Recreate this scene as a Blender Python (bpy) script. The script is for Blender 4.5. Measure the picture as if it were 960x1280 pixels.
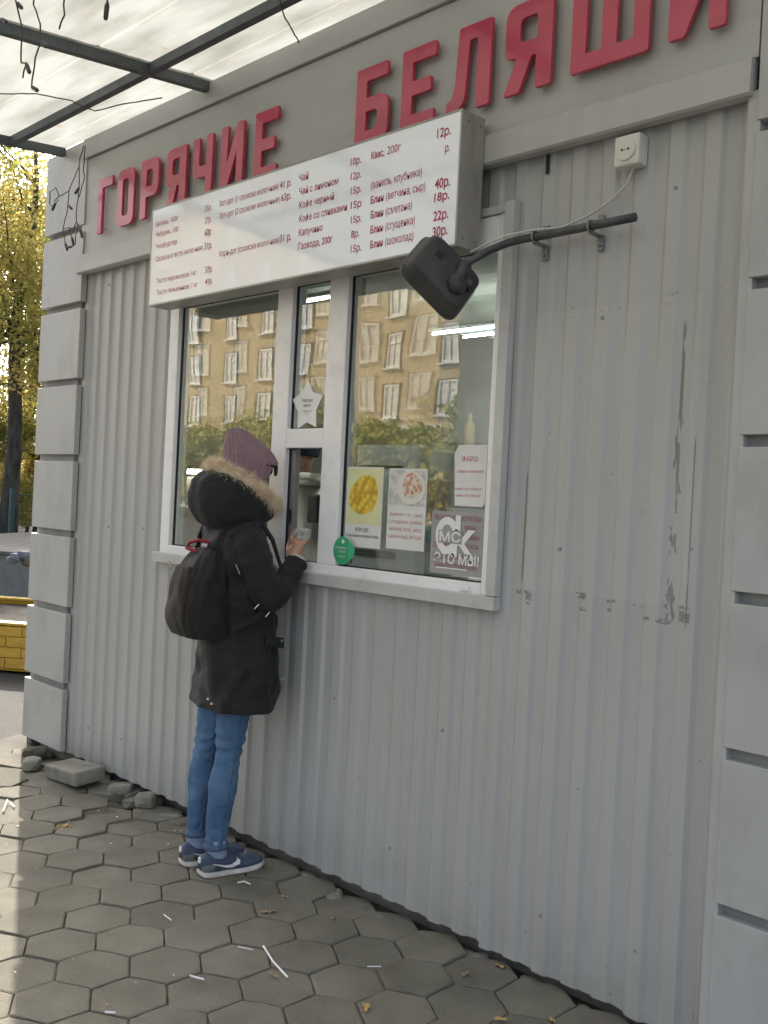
import bpy, bmesh, math, random
import numpy as np
from mathutils import Vector, Matrix, noise
random.seed(7); rng = np.random.default_rng(7)
for o in list(bpy.data.objects): bpy.data.objects.remove(o)
S = bpy.context.scene; COL = S.collection
PI = math.pi
# ------------------------------------------------------------ camera, sky, sun
cd = bpy.data.cameras.new('camera'); cam = bpy.data.objects.new('camera', cd); COL.objects.link(cam)
cd.sensor_fit = 'VERTICAL'; cd.sensor_height = 36.0; cd.lens = 36.0*1240/1280
cd.clip_start = 0.05; cd.clip_end = 3000
def cam_matrix(pitch=-0.0117, roll=0.05, yaw=math.radians(134.4336)):
    fwd = Vector((0, math.cos(pitch), math.sin(pitch))); up = Vector((0, -math.sin(pitch), math.cos(pitch))); rt = Vector((1, 0, 0))
    c, s = math.cos(roll), math.sin(roll)
    r2 = c*rt + s*up; u2 = -s*rt + c*up
    B = Matrix(((-math.cos(yaw), -math.sin(yaw), 0), (math.sin(yaw), -math.cos(yaw), 0), (0, 0, 1)))
    r2, u2, f2 = B @ r2, B @ u2, B @ fwd
    m = Matrix((r2, u2, -f2)).transposed().to_4x4()
    m.translation = Vector((3.3786, -2.4886, 1.45))
    return m
cam.matrix_world = cam_matrix(); S.camera = cam
SUN_EL = math.radians(31); sd = Vector((-0.91, 0.42)).normalized()      # towards the sun: behind the kiosk, to the left
W = bpy.data.worlds.new('World'); S.world = W; W.use_nodes = True
wn = W.node_tree.nodes; wl = W.node_tree.links; wn.clear()
sky = wn.new('ShaderNodeTexSky'); sky.sky_type = 'NISHITA'; sky.sun_disc = False
sky.sun_elevation = SUN_EL; sky.sun_rotation = math.atan2(sd.x, sd.y)
sky.air_density = 1.0; sky.dust_density = 5.0; sky.ozone_density = 1.0
bg = wn.new('ShaderNodeBackground'); bg.inputs[1].default_value = 0.12
wo = wn.new('ShaderNodeOutputWorld'); hsv = wn.new('ShaderNodeHueSaturation'); hsv.inputs['Saturation'].default_value = 0.55; wl.new(sky.outputs[0], hsv.inputs['Color']); wl.new(hsv.outputs[0], bg.inputs[0]); wl.new(bg.outputs[0], wo.inputs[0])
sl = bpy.data.lights.new('sun', 'SUN'); sl.energy = 3.2; sl.angle = math.radians(0.5); sl.color = (1.0, 0.93, 0.82)
so = bpy.data.objects.new('sun', sl); COL.objects.link(so)
sdir = Vector((sd.x*math.cos(SUN_EL), sd.y*math.cos(SUN_EL), math.sin(SUN_EL)))
so.rotation_euler = sdir.to_track_quat('Z', 'Y').to_euler()
S.view_settings.view_transform = 'Standard'; S.view_settings.look = 'None'
S.view_settings.exposure = 1.74; S.view_settings.gamma = 1.0
S.render.engine = 'CYCLES'
S.cycles.max_bounces = 8; S.cycles.transparent_max_bounces = 12; S.cycles.transmission_bounces = 6
S.cycles.sample_clamp_indirect = 6.0

# ------------------------------------------------------------ materials
def mat(name, col, rough=0.6, col2=None, scale=8.0, bump=0.0, bscale=60.0, metal=0.0, coat=0.0, spec=0.5, stretch=None, detail=4.0, lo=0.35, hi=0.65, sheen=0.0, rvar=0.0):
    m = bpy.data.materials.new(name); m.use_nodes = True
    n = m.node_tree.nodes; l = m.node_tree.links; b = n['Principled BSDF']
    b.inputs['Base Color'].default_value = (*col, 1); b.inputs['Roughness'].default_value = rough
    b.inputs['Metallic'].default_value = metal; b.inputs['Coat Weight'].default_value = coat
    b.inputs['Specular IOR Level'].default_value = spec if rough < .85 else .15; b.inputs['Sheen Weight'].default_value = sheen
    tc = n.new('ShaderNodeTexCoord'); mp = n.new('ShaderNodeMapping'); l.new(tc.outputs['Object'], mp.inputs[0])
    if stretch: mp.inputs['Scale'].default_value = stretch
    if col2 is not None:
        t = n.new('ShaderNodeTexNoise'); t.inputs['Scale'].default_value = scale; t.inputs['Detail'].default_value = detail
        l.new(mp.outputs[0], t.inputs['Vector'])
        r = n.new('ShaderNodeValToRGB'); r.color_ramp.elements[0].position = lo; r.color_ramp.elements[1].position = hi
        r.color_ramp.elements[0].color = (*col, 1); r.color_ramp.elements[1].color = (*col2, 1)
        l.new(t.outputs[0], r.inputs[0]); l.new(r.outputs[0], b.inputs['Base Color'])
        if rvar:
            mr = n.new('ShaderNodeMapRange'); mr.inputs[3].default_value = rough-rvar; mr.inputs[4].default_value = rough+rvar
            l.new(t.outputs[0], mr.inputs[0]); l.new(mr.outputs[0], b.inputs['Roughness'])
    if bump:
        t2 = n.new('ShaderNodeTexNoise'); t2.inputs['Scale'].default_value = bscale; t2.inputs['Detail'].default_value = 5
        l.new(mp.outputs[0], t2.inputs['Vector'])
        bp = n.new('ShaderNodeBump'); bp.inputs['Strength'].default_value = bump; bp.inputs['Distance'].default_value = 0.01
        l.new(t2.outputs[0], bp.inputs['Height']); l.new(bp.outputs[0], b.inputs['Normal'])
    return m
def add_bump(m, scale, strength, dist=.02, stretch=(1, 1, 1), detail=3, dist_=0.0):
    n = m.node_tree.nodes; l = m.node_tree.links; b = n['Principled BSDF']; tc = n.new('ShaderNodeTexCoord'); mp = n.new('ShaderNodeMapping'); mp.inputs['Scale'].default_value = stretch
    l.new(tc.outputs['Object'], mp.inputs[0]); t = n.new('ShaderNodeTexNoise'); t.inputs['Scale'].default_value = scale; t.inputs['Detail'].default_value = detail; t.inputs['Distortion'].default_value = dist_; l.new(mp.outputs[0], t.inputs[0])
    bp = n.new('ShaderNodeBump'); bp.inputs['Strength'].default_value = strength; bp.inputs['Distance'].default_value = dist; l.new(t.outputs[0], bp.inputs['Height'])
    old = b.inputs['Normal'].links
    if old: l.new(old[0].from_socket, bp.inputs['Normal'])
    l.new(bp.outputs[0], b.inputs['Normal'])
def emis(name, col, s):
    m = bpy.data.materials.new(name); m.use_nodes = True; n = m.node_tree.nodes; l = m.node_tree.links
    b = n['Principled BSDF']; b.inputs['Emission Color'].default_value = (*col, 1); b.inputs['Emission Strength'].default_value = s
    return m
def nodes(m): return m.node_tree.nodes, m.node_tree.links
def math_n(n, l, op, a, b=None, c=None):
    x = n.new('ShaderNodeMath'); x.operation = op
    for i, v in enumerate((a, b, c)):
        if v is None: continue
        if isinstance(v, (int, float)): x.inputs[i].default_value = v
        else: l.new(v, x.inputs[i])
    return x.outputs[0]

WALLC = (0.27, 0.275, 0.275)
M = {}
M['fascia'] = mat('grey_paint', (0.405, 0.414, 0.402), 0.42, (0.445, 0.454, 0.442), 2.0, 0.12, 14, rvar=0.08)
M['panel'] = mat('grey_cassette_paint', (0.43, 0.435, 0.43), 0.45, (0.47, 0.475, 0.47), 1.5, 0.10, 10, rvar=0.08)
M['core'] = mat('grey_core_paint', (0.26, 0.262, 0.255), 0.6, (0.32, 0.32, 0.31), 9, 0.1, 40)
M['trim'] = mat('window_trim_paint', (0.48, 0.48, 0.48), 0.4, (0.54, 0.54, 0.53), 6, 0.05, 30)
M['pvc'] = mat('white_pvc', (0.86, 0.855, 0.87), 0.32, (0.80, 0.79, 0.80), 5, 0.03, 30, lo=0.45, hi=0.8)
M['gasket'] = mat('black_gasket', (0.015, 0.015, 0.016), 0.6)
M['redl'] = mat('red_letter', (0.48, 0.038, 0.085), 0.28, (0.54, 0.060, 0.11), 6, 0.02, 20, coat=0.3)
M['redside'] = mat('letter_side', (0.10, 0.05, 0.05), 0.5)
M['redtxt'] = mat('menu_red_vinyl', (0.42, 0.03, 0.08), 0.4)
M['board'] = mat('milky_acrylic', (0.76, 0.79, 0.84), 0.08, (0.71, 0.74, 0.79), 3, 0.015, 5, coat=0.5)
bb_ = M['board'].node_tree.nodes['Principled BSDF']; bb_.inputs['Emission Color'].default_value = (.95, .97, 1, 1); bb_.inputs['Emission Strength'].default_value = 0.035   # weak emission added to lift the panel's brightness, no lamp inside
M['alu'] = mat('dull_aluminium', (0.36, 0.35, 0.33), 0.45, (0.22, 0.20, 0.17), 12, 0.1, 60, metal=0.35, stretch=(1, 1, 0.3), lo=0.5, hi=0.85)
M['beam'] = mat('blue_grey_beam_paint', (0.085, 0.105, 0.115), 0.5, (0.06, 0.07, 0.078), 12, 0.1, 50)
M['plastic'] = mat('black_plastic', (0.032, 0.033, 0.036), 0.5, (0.055, 0.055, 0.055), 18, 0.15, 120, rvar=0.1)
M['pipe'] = mat('dark_pipe_paint', (0.035, 0.037, 0.042), 0.4, (0.07, 0.07, 0.075), 20, 0.1, 80)
M['socket'] = mat('ivory_plastic', (0.66, 0.65, 0.60), 0.35)
M['cable'] = mat('grey_white_cable', (0.55, 0.54, 0.52), 0.5)
M['zinc'] = mat('zinc_clamp', (0.25, 0.25, 0.25), 0.45, metal=0.6)
M['wire'] = mat('dark_wire', (0.045, 0.045, 0.045), 0.5)
M['mirror'] = mat('mirror_face', (0.8, 0.8, 0.8), 0.04, metal=1.0)
M['dirt'] = mat('dark_soil', (0.088, 0.080, 0.062), 0.95, (0.145, 0.133, 0.105), 22, 0.8, 70)
M['conc'] = mat('weathered_concrete', (0.20, 0.19, 0.165), 0.9, (0.30, 0.285, 0.25), 10, 0.5, 60)
M['conc2'] = mat('grey_painted_concrete', (0.15, 0.16, 0.165), 0.8, (0.20, 0.21, 0.21), 6, 0.3, 40)
M['soil'] = mat('black_soil', (0.018, 0.016, 0.012), 0.95, (0.035, 0.03, 0.022), 20, 0.6, 60)
M['conc3'] = mat('dusty_concrete', (0.13, 0.125, 0.11), 0.9, (0.18, 0.17, 0.15), 6, 0.4, 40)
M['white'] = mat('white_paper', (0.74, 0.74, 0.72), 0.7, (0.66, 0.66, 0.64), 12)
M['whitep'] = mat('white_sticker', (0.80, 0.80, 0.80), 0.4)
M['grn'] = mat('green_sticker', (0.04, 0.36, 0.17), 0.35, (0.06, 0.42, 0.20), 8)
M['blktxt'] = mat('black_print', (0.03, 0.03, 0.04), 0.6)
M['redprint'] = mat('faded_red_print', (0.60, 0.22, 0.22), 0.7)
M['pale'] = mat('pale_interior_wall', (0.34, 0.33, 0.29), 0.7, (0.40, 0.385, 0.34), 3)
M['tilein'] = mat('interior_floor', (0.12, 0.11, 0.10), 0.5)
M['steel'] = mat('brushed_steel', (0.72, 0.68, 0.60), 0.38, (0.62, 0.58, 0.51), 30, 0.05, 60, metal=1.0, stretch=(4, 4, 0.2))
M['appl'] = mat('white_enamel', (0.70, 0.73, 0.75), 0.35)
M['black'] = mat('black_enamel', (0.02, 0.02, 0.022), 0.35)
M['tube'] = emis('lit_tube', (0.85, 1.0, 0.90), 22.0)
M['tube2'] = emis('lit_warm_tube', (1.0, 0.97, 0.90), 6.0)
M['skin'] = mat('skin', (0.44, 0.24, 0.17), 0.5, (0.50, 0.28, 0.20), 14, 0.05, 200)
M['coat'] = mat('black_parka_cloth', (0.0065, 0.007, 0.0085), 0.8, (0.011, 0.012, 0.0145), 7, 0.35, 420, sheen=0.06)
M['pack'] = mat('backpack_cloth', (0.006, 0.006, 0.0065), 0.8, (0.010, 0.010, 0.010), 9, 0.3, 500, sheen=0.03)
M['packback'] = mat('backpack_brown_cloth', (0.018, 0.014, 0.013), 0.85, (0.026, 0.021, 0.020), 9, 0.3, 500, sheen=0.1)
M['redweb'] = mat('red_webbing', (0.30, 0.012, 0.03), 0.6, (0.20, 0.01, 0.02), 40, 0.3, 300)
M['lining'] = mat('pale_lining', (0.55, 0.5, 0.48), 0.7)
M['hat'] = mat('mauve_knit', (0.30, 0.19, 0.225), 0.9, (0.25, 0.155, 0.185), 60, 0.5, 260, sheen=0.4)
M['fur'] = mat('cream_fur', (0.86, 0.74, 0.56), 0.8, (0.66, 0.52, 0.36), 26, sheen=0.4)
M['denim'] = mat('blue_denim', (0.065, 0.135, 0.255), 0.85, (0.115, 0.20, 0.33), 11, 0.4, 500, stretch=(1, 1, 0.6))
M['cuff'] = mat('denim_cuff', (0.075, 0.125, 0.205), 0.85, (0.11, 0.17, 0.26), 60, 0.4, 400)
M['sock'] = mat('blue_grey_sock', (0.25, 0.33, 0.45), 0.9, None, bump=0.3, bscale=300)
M['shoe'] = mat('navy_shoe', (0.045, 0.065, 0.12), 0.7, (0.075, 0.10, 0.16), 30, 0.4, 300)
M['heel'] = mat('grey_suede', (0.16, 0.17, 0.17), 0.85, (0.20, 0.21, 0.21), 50, 0.3, 300)
M['sole'] = mat('white_rubber', (0.68, 0.66, 0.62), 0.6, (0.5, 0.48, 0.44), 20)
M['gum'] = mat('brown_rubber', (0.22, 0.12, 0.08), 0.6)
M['lens'] = mat('dark_lens', (0.03, 0.015, 0.012), 0.08)
M['metalw'] = mat('silver_metal', (0.75, 0.75, 0.75), 0.3, metal=0.9)
M['sellerhat'] = mat('navy_cap_cloth', (0.012, 0.03, 0.045), 0.8)
M['whitecap'] = mat('white_cap_cloth', (0.70, 0.70, 0.70), 0.85)
M['teal'] = mat('teal_uniform', (0.03, 0.24, 0.22), 0.8)
M['leafy'] = mat('yellow_fallen_leaf', (0.52, 0.36, 0.13), 0.7, (0.42, 0.25, 0.08), 60, 0.4, 90)
M['leafb'] = mat('brown_fallen_leaf', (0.33, 0.25, 0.16), 0.8, (0.24, 0.17, 0.10), 60, 0.4, 90)
M['bark'] = mat('dark_bark', (0.045, 0.042, 0.038), 0.95, (0.10, 0.095, 0.085), 10, 1.0, 25, stretch=(1, 1, 0.25))
M['ochre'] = mat('ochre_plaster', (0.54, 0.41, 0.22), 0.9, (0.62, 0.48, 0.27), 0.3, 0.1, 4)
M['reveal'] = mat('brown_reveal', (0.16, 0.11, 0.06), 0.9)
M['winw'] = mat('white_window_frame', (0.86, 0.86, 0.83), 0.5)
M['curtain'] = mat('pale_window_pane', (0.88, 0.86, 0.78), 0.15, (0.55, 0.53, 0.48), 0.5, lo=0.5, hi=0.7)
M['ybrick'] = mat('yellow_painted_brick', (0.50, 0.32, 0.045), 0.7, (0.40, 0.25, 0.04), 14, 0.4, 50)
M['ymortar'] = mat('yellow_mortar', (0.34, 0.21, 0.03), 0.9)
M['fenceg'] = mat('dark_green_fence_paint', (0.03, 0.065, 0.06), 0.6)
M['bundle'] = mat('blue_grey_cloth', (0.08, 0.10, 0.15), 0.8, (0.20, 0.22, 0.27), 30, 0.3, 60)
M['asphalt'] = mat('asphalt', (0.050, 0.049, 0.046), 0.9, (0.075, 0.073, 0.067), 1.4, 0.5, 120)
M['pav'] = mat('paved_dark', (0.05, 0.055, 0.055), 0.6, (0.07, 0.075, 0.075), 1)
M['roof'] = mat('roof_sheet', (0.2, 0.21, 0.21), 0.5)
M['red_brick'] = mat('brown_roof', (0.14, 0.07, 0.05), 0.8)

add_bump(M['coat'], 11, .55, .03, (1, 1, 1.8), 4, .6); add_bump(M['pack'], 12, .4, .02, (1, 1, 1.2), 3, .5); add_bump(M['packback'], 12, .4, .02, (1, 1, 1.2), 3, .5); add_bump(M['denim'], 16, .5, .02, (1, 1, 2.2), 4, .5)
def stain(m, c, scale, thr, st=(1, 1, 1), f=.35):
    n = m.node_tree.nodes; l = m.node_tree.links; b = n['Principled BSDF']; old = b.inputs['Base Color'].links[0].from_socket
    g = n.new('ShaderNodeNewGeometry'); mp = n.new('ShaderNodeMapping'); mp.inputs['Scale'].default_value = st; l.new(g.outputs['Position'], mp.inputs[0]); t = n.new('ShaderNodeTexNoise'); t.inputs['Scale'].default_value = scale; t.inputs['Detail'].default_value = 8; t.inputs['Roughness'].default_value = .65; l.new(mp.outputs[0], t.inputs[0])
    mr = n.new('ShaderNodeMapRange'); mr.inputs[1].default_value = thr; mr.inputs[2].default_value = thr+.22; mr.inputs[4].default_value = f; l.new(t.outputs[0], mr.inputs[0])
    mx = n.new('ShaderNodeMix'); mx.data_type = 'RGBA'; l.new(mr.outputs[0], mx.inputs[0]); l.new(old, mx.inputs[6]); mx.inputs[7].default_value = (*c, 1); l.new(mx.outputs[2], b.inputs['Base Color'])
stain(M['panel'], (.24, .235, .22), 5, .48, (1, 1, .5)); stain(M['fascia'], (.24, .235, .22), 4, .50, (.6, 1, 1.2), .3); stain(M['pvc'], (.45, .43, .40), 9, .52, (1, 1, 1), .3); stain(M['trim'], (.28, .27, .25), 9, .5, (1, 1, 1), .35); stain(M['board'], (.55, .53, .49), 3.5, .55, (1, 1, .6), .25); stain(M['redl'], (.22, .05, .06), 12, .52, (1, 1, 1), .35)
def paving_mat(name, c1, c2):
    m = mat(name, c1, 0.88, c2, 5, 0.45, 150)
    n, l = nodes(m); b = n['Principled BSDF']
    ramp = [x for x in n if x.type == 'VALTORGB'][0]
    oi = n.new('ShaderNodeObjectInfo'); hs = n.new('ShaderNodeHueSaturation')
    mr = n.new('ShaderNodeMapRange'); mr.inputs[3].default_value = 0.88; mr.inputs[4].default_value = 1.12
    l.new(oi.outputs['Random'], mr.inputs[0]); l.new(mr.outputs[0], hs.inputs['Value'])
    l.new(ramp.outputs[0], hs.inputs['Color'])
    sp = n.new('ShaderNodeTexNoise'); sp.inputs['Scale'].default_value = 240; sp.inputs['Detail'].default_value = 2
    g = n.new('ShaderNodeNewGeometry'); l.new(g.outputs['Position'], sp.inputs['Vector'])
    st = n.new('ShaderNodeTexNoise'); st.inputs['Scale'].default_value = 3.2; st.inputs['Detail'].default_value = 6; st.inputs['Roughness'].default_value = 0.65
    l.new(g.outputs['Position'], st.inputs['Vector'])
    mx = n.new('ShaderNodeMix'); mx.data_type = 'RGBA'; mx.blend_type = 'MULTIPLY'; mx.inputs[0].default_value = 1.0
    f1 = math_n(n, l, 'MULTIPLY_ADD', sp.outputs[0], 0.5, 0.74); f2 = math_n(n, l, 'MULTIPLY_ADD', st.outputs[0], 0.85, 0.57)
    cc = n.new('ShaderNodeCombineColor'); ff = math_n(n, l, 'MULTIPLY', f1, f2)
    for i in range(3): l.new(ff, cc.inputs[i])
    l.new(hs.outputs[0], mx.inputs[6]); l.new(cc.outputs[0], mx.inputs[7]); l.new(mx.outputs[2], b.inputs['Base Color'])
    return m
M['tile'] = paving_mat('grey_brown_paving', (0.162, 0.152, 0.124), (0.196, 0.184, 0.152))

def leaf_mat(name, cols):
    m = bpy.data.materials.new(name); m.use_nodes = True; n, l = nodes(m); n.clear()
    g = n.new('ShaderNodeNewGeometry'); r = n.new('ShaderNodeValToRGB')
    els = r.color_ramp.elements
    els[0].color = (*cols[0], 1); els[1].color = (*cols[-1], 1); els[0].position = 0.0; els[1].position = 1.0
    for i, c in enumerate(cols[1:-1]):
        e = els.new((i+1)/(len(cols)-1)); e.color = (*c, 1)
    tn = n.new('ShaderNodeTexNoise'); tn.inputs['Scale'].default_value = 0.9; tn.inputs['Detail'].default_value = 3
    l.new(g.outputs['Position'], tn.inputs['Vector'])
    v = math_n(n, l, 'ADD', math_n(n, l, 'MULTIPLY', g.outputs['Random Per Island'], 0.45), math_n(n, l, 'MULTIPLY_ADD', tn.outputs[0], 1.5, -0.5))
    l.new(v, r.inputs[0])
    d = n.new('ShaderNodeBsdfDiffuse'); t = n.new('ShaderNodeBsdfTranslucent'); mx = n.new('ShaderNodeMixShader'); mx.inputs[0].default_value = 0.72
    l.new(r.outputs[0], d.inputs[0]); l.new(r.outputs[0], t.inputs[0]); l.new(d.outputs[0], mx.inputs[1]); l.new(t.outputs[0], mx.inputs[2])
    o = n.new('ShaderNodeOutputMaterial'); l.new(mx.outputs[0], o.inputs[0]); return m
M['leaf_yellow'] = leaf_mat('yellow_autumn_leaves', [(0.17, 0.21, 0.07), (0.32, 0.32, 0.11), (0.58, 0.47, 0.15), (0.72, 0.58, 0.24)])
M['leaf_olive'] = leaf_mat('olive_autumn_leaves', [(0.16, 0.19, 0.05), (0.28, 0.28, 0.07), (0.44, 0.38, 0.09), (0.60, 0.46, 0.10)])

# corrugated wall paint: streaks, dirt towards the bottom, and the scuffs left by a removed poster
def wall_mat():
    m = mat('grey_corrugated_paint', (0.402, 0.404, 0.400), 0.42, (0.442, 0.444, 0.440), 2.2, 0.06, 25, stretch=(1, 1, 0.35), rvar=0.07)
    n, l = nodes(m); b = n['Principled BSDF']; base = [x for x in n if x.type == 'VALTORGB'][0].outputs[0]
    g = n.new('ShaderNodeNewGeometry'); sx = n.new('ShaderNodeSeparateXYZ'); l.new(g.outputs['Position'], sx.inputs[0])
    X, Y, Z = sx.outputs
    def band(v, lo, hi, soft):
        a = n.new('ShaderNodeMapRange'); a.interpolation_type = 'SMOOTHSTEP'; a.inputs[1].default_value = lo-soft; a.inputs[2].default_value = lo+soft
        c = n.new('ShaderNodeMapRange'); c.interpolation_type = 'SMOOTHSTEP'; c.inputs[1].default_value = hi-soft; c.inputs[2].default_value = hi+soft; c.inputs[3].default_value = 1; c.inputs[4].default_value = 0
        l.new(v, a.inputs[0]); l.new(v, c.inputs[0]); return math_n(n, l, 'MULTIPLY', a.outputs[0], c.outputs[0])
    def nz(scale, st, thr, soft=0.02, det=6):
        mp = n.new('ShaderNodeMapping'); mp.inputs['Scale'].default_value = st; l.new(g.outputs['Position'], mp.inputs[0])
        t = n.new('ShaderNodeTexNoise'); t.inputs['Scale'].default_value = scale; t.inputs['Detail'].default_value = det; l.new(mp.outputs[0], t.inputs['Vector'])
        r = n.new('ShaderNodeMapRange'); r.inputs[1].default_value = thr-soft; r.inputs[2].default_value = thr+soft; l.new(t.outputs[0], r.inputs[0]); return r.outputs[0]
    proud = band(Y, -0.01, 0.005, 0.002)
    wv = n.new('ShaderNodeTexNoise'); wv.inputs['Scale'].default_value = 38; wv.inputs['Detail'].default_value = 6; l.new(g.outputs['Position'], wv.inputs['Vector'])
    wc = n.new('ShaderNodeSeparateColor'); l.new(wv.outputs['Color'], wc.inputs[0])
    WX = math_n(n, l, 'ADD', X, math_n(n, l, 'MULTIPLY_ADD', wc.outputs[0], .030, -.015)); WZ = math_n(n, l, 'ADD', Z, math_n(n, l, 'MULTIPLY_ADD', wc.outputs[1], .024, -.012))
    hole = nz(75, (1, 1, 1.5), 0.455); low = None
    for (xa, xb, za, zb) in ((1.440, 1.462, 1.176, 1.190), (1.484, 1.512, 1.165, 1.192), (1.492, 1.506, 1.150, 1.160), (1.672, 1.712, 1.186, 1.206), (1.690, 1.716, 1.150, 1.166), (1.775, 1.815, 1.184, 1.196), (1.778, 1.800, 1.158, 1.168),
                             (1.888, 1.900, 1.184, 1.192), (1.896, 1.925, 1.152, 1.162), (1.945, 1.985, 1.146, 1.160), (1.965, 1.976, 1.16, 1.24), (2.008, 2.046, 1.158, 1.186), (2.008, 2.044, 1.192, 1.202)):
        q = math_n(n, l, 'MULTIPLY', band(WX, xa, xb, .0012), band(WZ, za, zb, .0012)); low = q if low is None else math_n(n, l, 'MAXIMUM', low, q)
    low = math_n(n, l, 'MULTIPLY', low, hole)
    v1 = math_n(n, l, 'MULTIPLY', math_n(n, l, 'MULTIPLY', band(Z, 1.15, 1.72, 0.02), band(WX, 1.970, 1.990, 0.001)), nz(30, (2.2, 1, 0.45), 0.54))
    v1b = math_n(n, l, 'MULTIPLY', math_n(n, l, 'MULTIPLY', band(Z, 1.5, 1.98, 0.02), band(X, 1.976, 1.986, 0.002)), nz(10, (3, 1, 0.4), 0.47))
    v2 = math_n(n, l, 'MULTIPLY', math_n(n, l, 'MULTIPLY', band(Z, 1.15, 1.66, 0.02), band(X, 2.034, 2.039, 0.001)), nz(9, (1, 1, 0.5), 0.42))
    v3 = math_n(n, l, 'MULTIPLY', math_n(n, l, 'MULTIPLY', band(Z, 1.22, 1.56, 0.02), band(X, 1.458, 1.466, 0.001)), nz(9, (1, 1, 0.5), 0.44))
    top = math_n(n, l, 'MULTIPLY', math_n(n, l, 'MULTIPLY', band(Z, 2.03, 2.075, 0.006), band(X, 1.55, 1.99, 0.01)), math_n(n, l, 'MULTIPLY', nz(60, (1, 1, 1.4), 0.60), proud))
    sq = math_n(n, l, 'MULTIPLY', band(Z, 1.15, 1.20, 0.003), band(X, 2.012, 2.042, 0.002)); sq = math_n(n, l, 'MULTIPLY', sq, nz(40, (1, 1, 1), 0.42))
    mk = low
    for q in (v1, v1b, v2, v3): mk = math_n(n, l, 'MAXIMUM', mk, q)
    mk = math_n(n, l, 'MAXIMUM', mk, math_n(n, l, 'MULTIPLY', top, 0.45))
    rect = math_n(n, l, 'MULTIPLY', band(X, 1.462, 2.036, .004), band(Z, 1.198, 2.055, .004)); rb = n.new('ShaderNodeMix'); rb.data_type = 'RGBA'; l.new(math_n(n, l, 'MULTIPLY', rect, .10), rb.inputs[0]); l.new(base, rb.inputs[6]); rb.inputs[7].default_value = (.62, .62, .60, 1); base = rb.outputs[2]
    chips = math_n(n, l, 'MULTIPLY', nz(55, (1, 1, 1), 0.745, 0.006, 3), band(Z, 0.02, 2.4, 0.02))
    m1 = n.new('ShaderNodeMix'); m1.data_type = 'RGBA'; l.new(math_n(n, l, 'MULTIPLY', mk, 0.72), m1.inputs[0]); l.new(base, m1.inputs[6]); m1.inputs[7].default_value = (0.11, 0.105, 0.10, 1)
    m2 = n.new('ShaderNodeMix'); m2.data_type = 'RGBA'; l.new(math_n(n, l, 'MULTIPLY', chips, 0.7), m2.inputs[0]); l.new(m1.outputs[2], m2.inputs[6]); m2.inputs[7].default_value = (0.13, 0.12, 0.11, 1)
    # dust splashed up from the ground
    ds = n.new('ShaderNodeMapRange'); ds.inputs[1].default_value = 0.0; ds.inputs[2].default_value = 0.28; ds.inputs[3].default_value = 1; ds.inputs[4].default_value = 0; l.new(Z, ds.inputs[0])
    dn = math_n(n, l, 'MULTIPLY', ds.outputs[0], math_n(n, l, 'MULTIPLY', nz(7, (1, 1, 1), 0.5, 0.25), 0.5))
    m3 = n.new('ShaderNodeMix'); m3.data_type = 'RGBA'; l.new(dn, m3.inputs[0]); l.new(m2.outputs[2], m3.inputs[6]); m3.inputs[7].default_value = (0.20, 0.185, 0.16, 1)
    # pale streaks where rain ran down
    stx = math_n(n, l, 'MULTIPLY', nz(5, (6, 1, 0.25), 0.56, 0.12), 0.22)
    m4 = n.new('ShaderNodeMix'); m4.data_type = 'RGBA'; l.new(stx, m4.inputs[0]); l.new(m3.outputs[2], m4.inputs[6]); m4.inputs[7].default_value = (0.50, 0.50, 0.49, 1)
    l.new(m4.outputs[2], b.inputs['Base Color'])
    return m
M['wall'] = wall_mat()

def glass_mat():
    m = bpy.data.materials.new('window_glass'); m.use_nodes = True; n, l = nodes(m); n.clear()
    gg = n.new('ShaderNodeNewGeometry'); dp = n.new('ShaderNodeVectorMath'); dp.operation = 'DOT_PRODUCT'; l.new(gg.outputs['Normal'], dp.inputs[0]); l.new(gg.outputs['Incoming'], dp.inputs[1])
    fr = math_n(n, l, 'MULTIPLY_ADD', math_n(n, l, 'POWER', math_n(n, l, 'SUBTRACT', 1.0, math_n(n, l, 'ABSOLUTE', dp.outputs['Value'])), 5.0), 0.92, 0.075)   # Schlick, both faces of a sheet
    f = math_n(n, l, 'MINIMUM', math_n(n, l, 'MULTIPLY', fr, 1.75), 0.85)
    tr = n.new('ShaderNodeBsdfTransparent'); tr.inputs[0].default_value = (0.94, 0.96, 0.95, 1)
    gl = n.new('ShaderNodeBsdfGlossy'); gl.inputs['Roughness'].default_value = 0.006; gl.inputs['Color'].default_value = (1, 1, 1, 1)
    t = n.new('ShaderNodeTexNoise'); t.inputs['Scale'].default_value = 2.2; t.inputs['Detail'].default_value = 1
    tc = n.new('ShaderNodeTexCoord'); l.new(tc.outputs['Object'], t.inputs['Vector'])
    bp = n.new('ShaderNodeBump'); bp.inputs['Strength'].default_value = 0.25; bp.inputs['Distance'].default_value = 0.006
    l.new(t.outputs[0], bp.inputs['Height']); l.new(bp.outputs[0], gl.inputs['Normal'])
    mx = n.new('ShaderNodeMixShader'); l.new(f, mx.inputs[0]); l.new(tr.outputs[0], mx.inputs[1]); l.new(gl.outputs[0], mx.inputs[2])
    # thin film of dust
    dd = n.new('ShaderNodeBsdfDiffuse'); dd.inputs[0].default_value = (0.5, 0.5, 0.45, 1); m2 = n.new('ShaderNodeMixShader')
    t2 = n.new('ShaderNodeTexNoise'); t2.inputs['Scale'].default_value = 5; t2.inputs['Detail'].default_value = 6; l.new(tc.outputs['Object'], t2.inputs['Vector'])
    l.new(math_n(n, l, 'MULTIPLY', t2.outputs[0], 0.08), m2.inputs[0]); l.new(mx.outputs[0], m2.inputs[1]); l.new(dd.outputs[0], m2.inputs[2])
    o = n.new('ShaderNodeOutputMaterial'); l.new(m2.outputs[0], o.inputs[0]); return m
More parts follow.
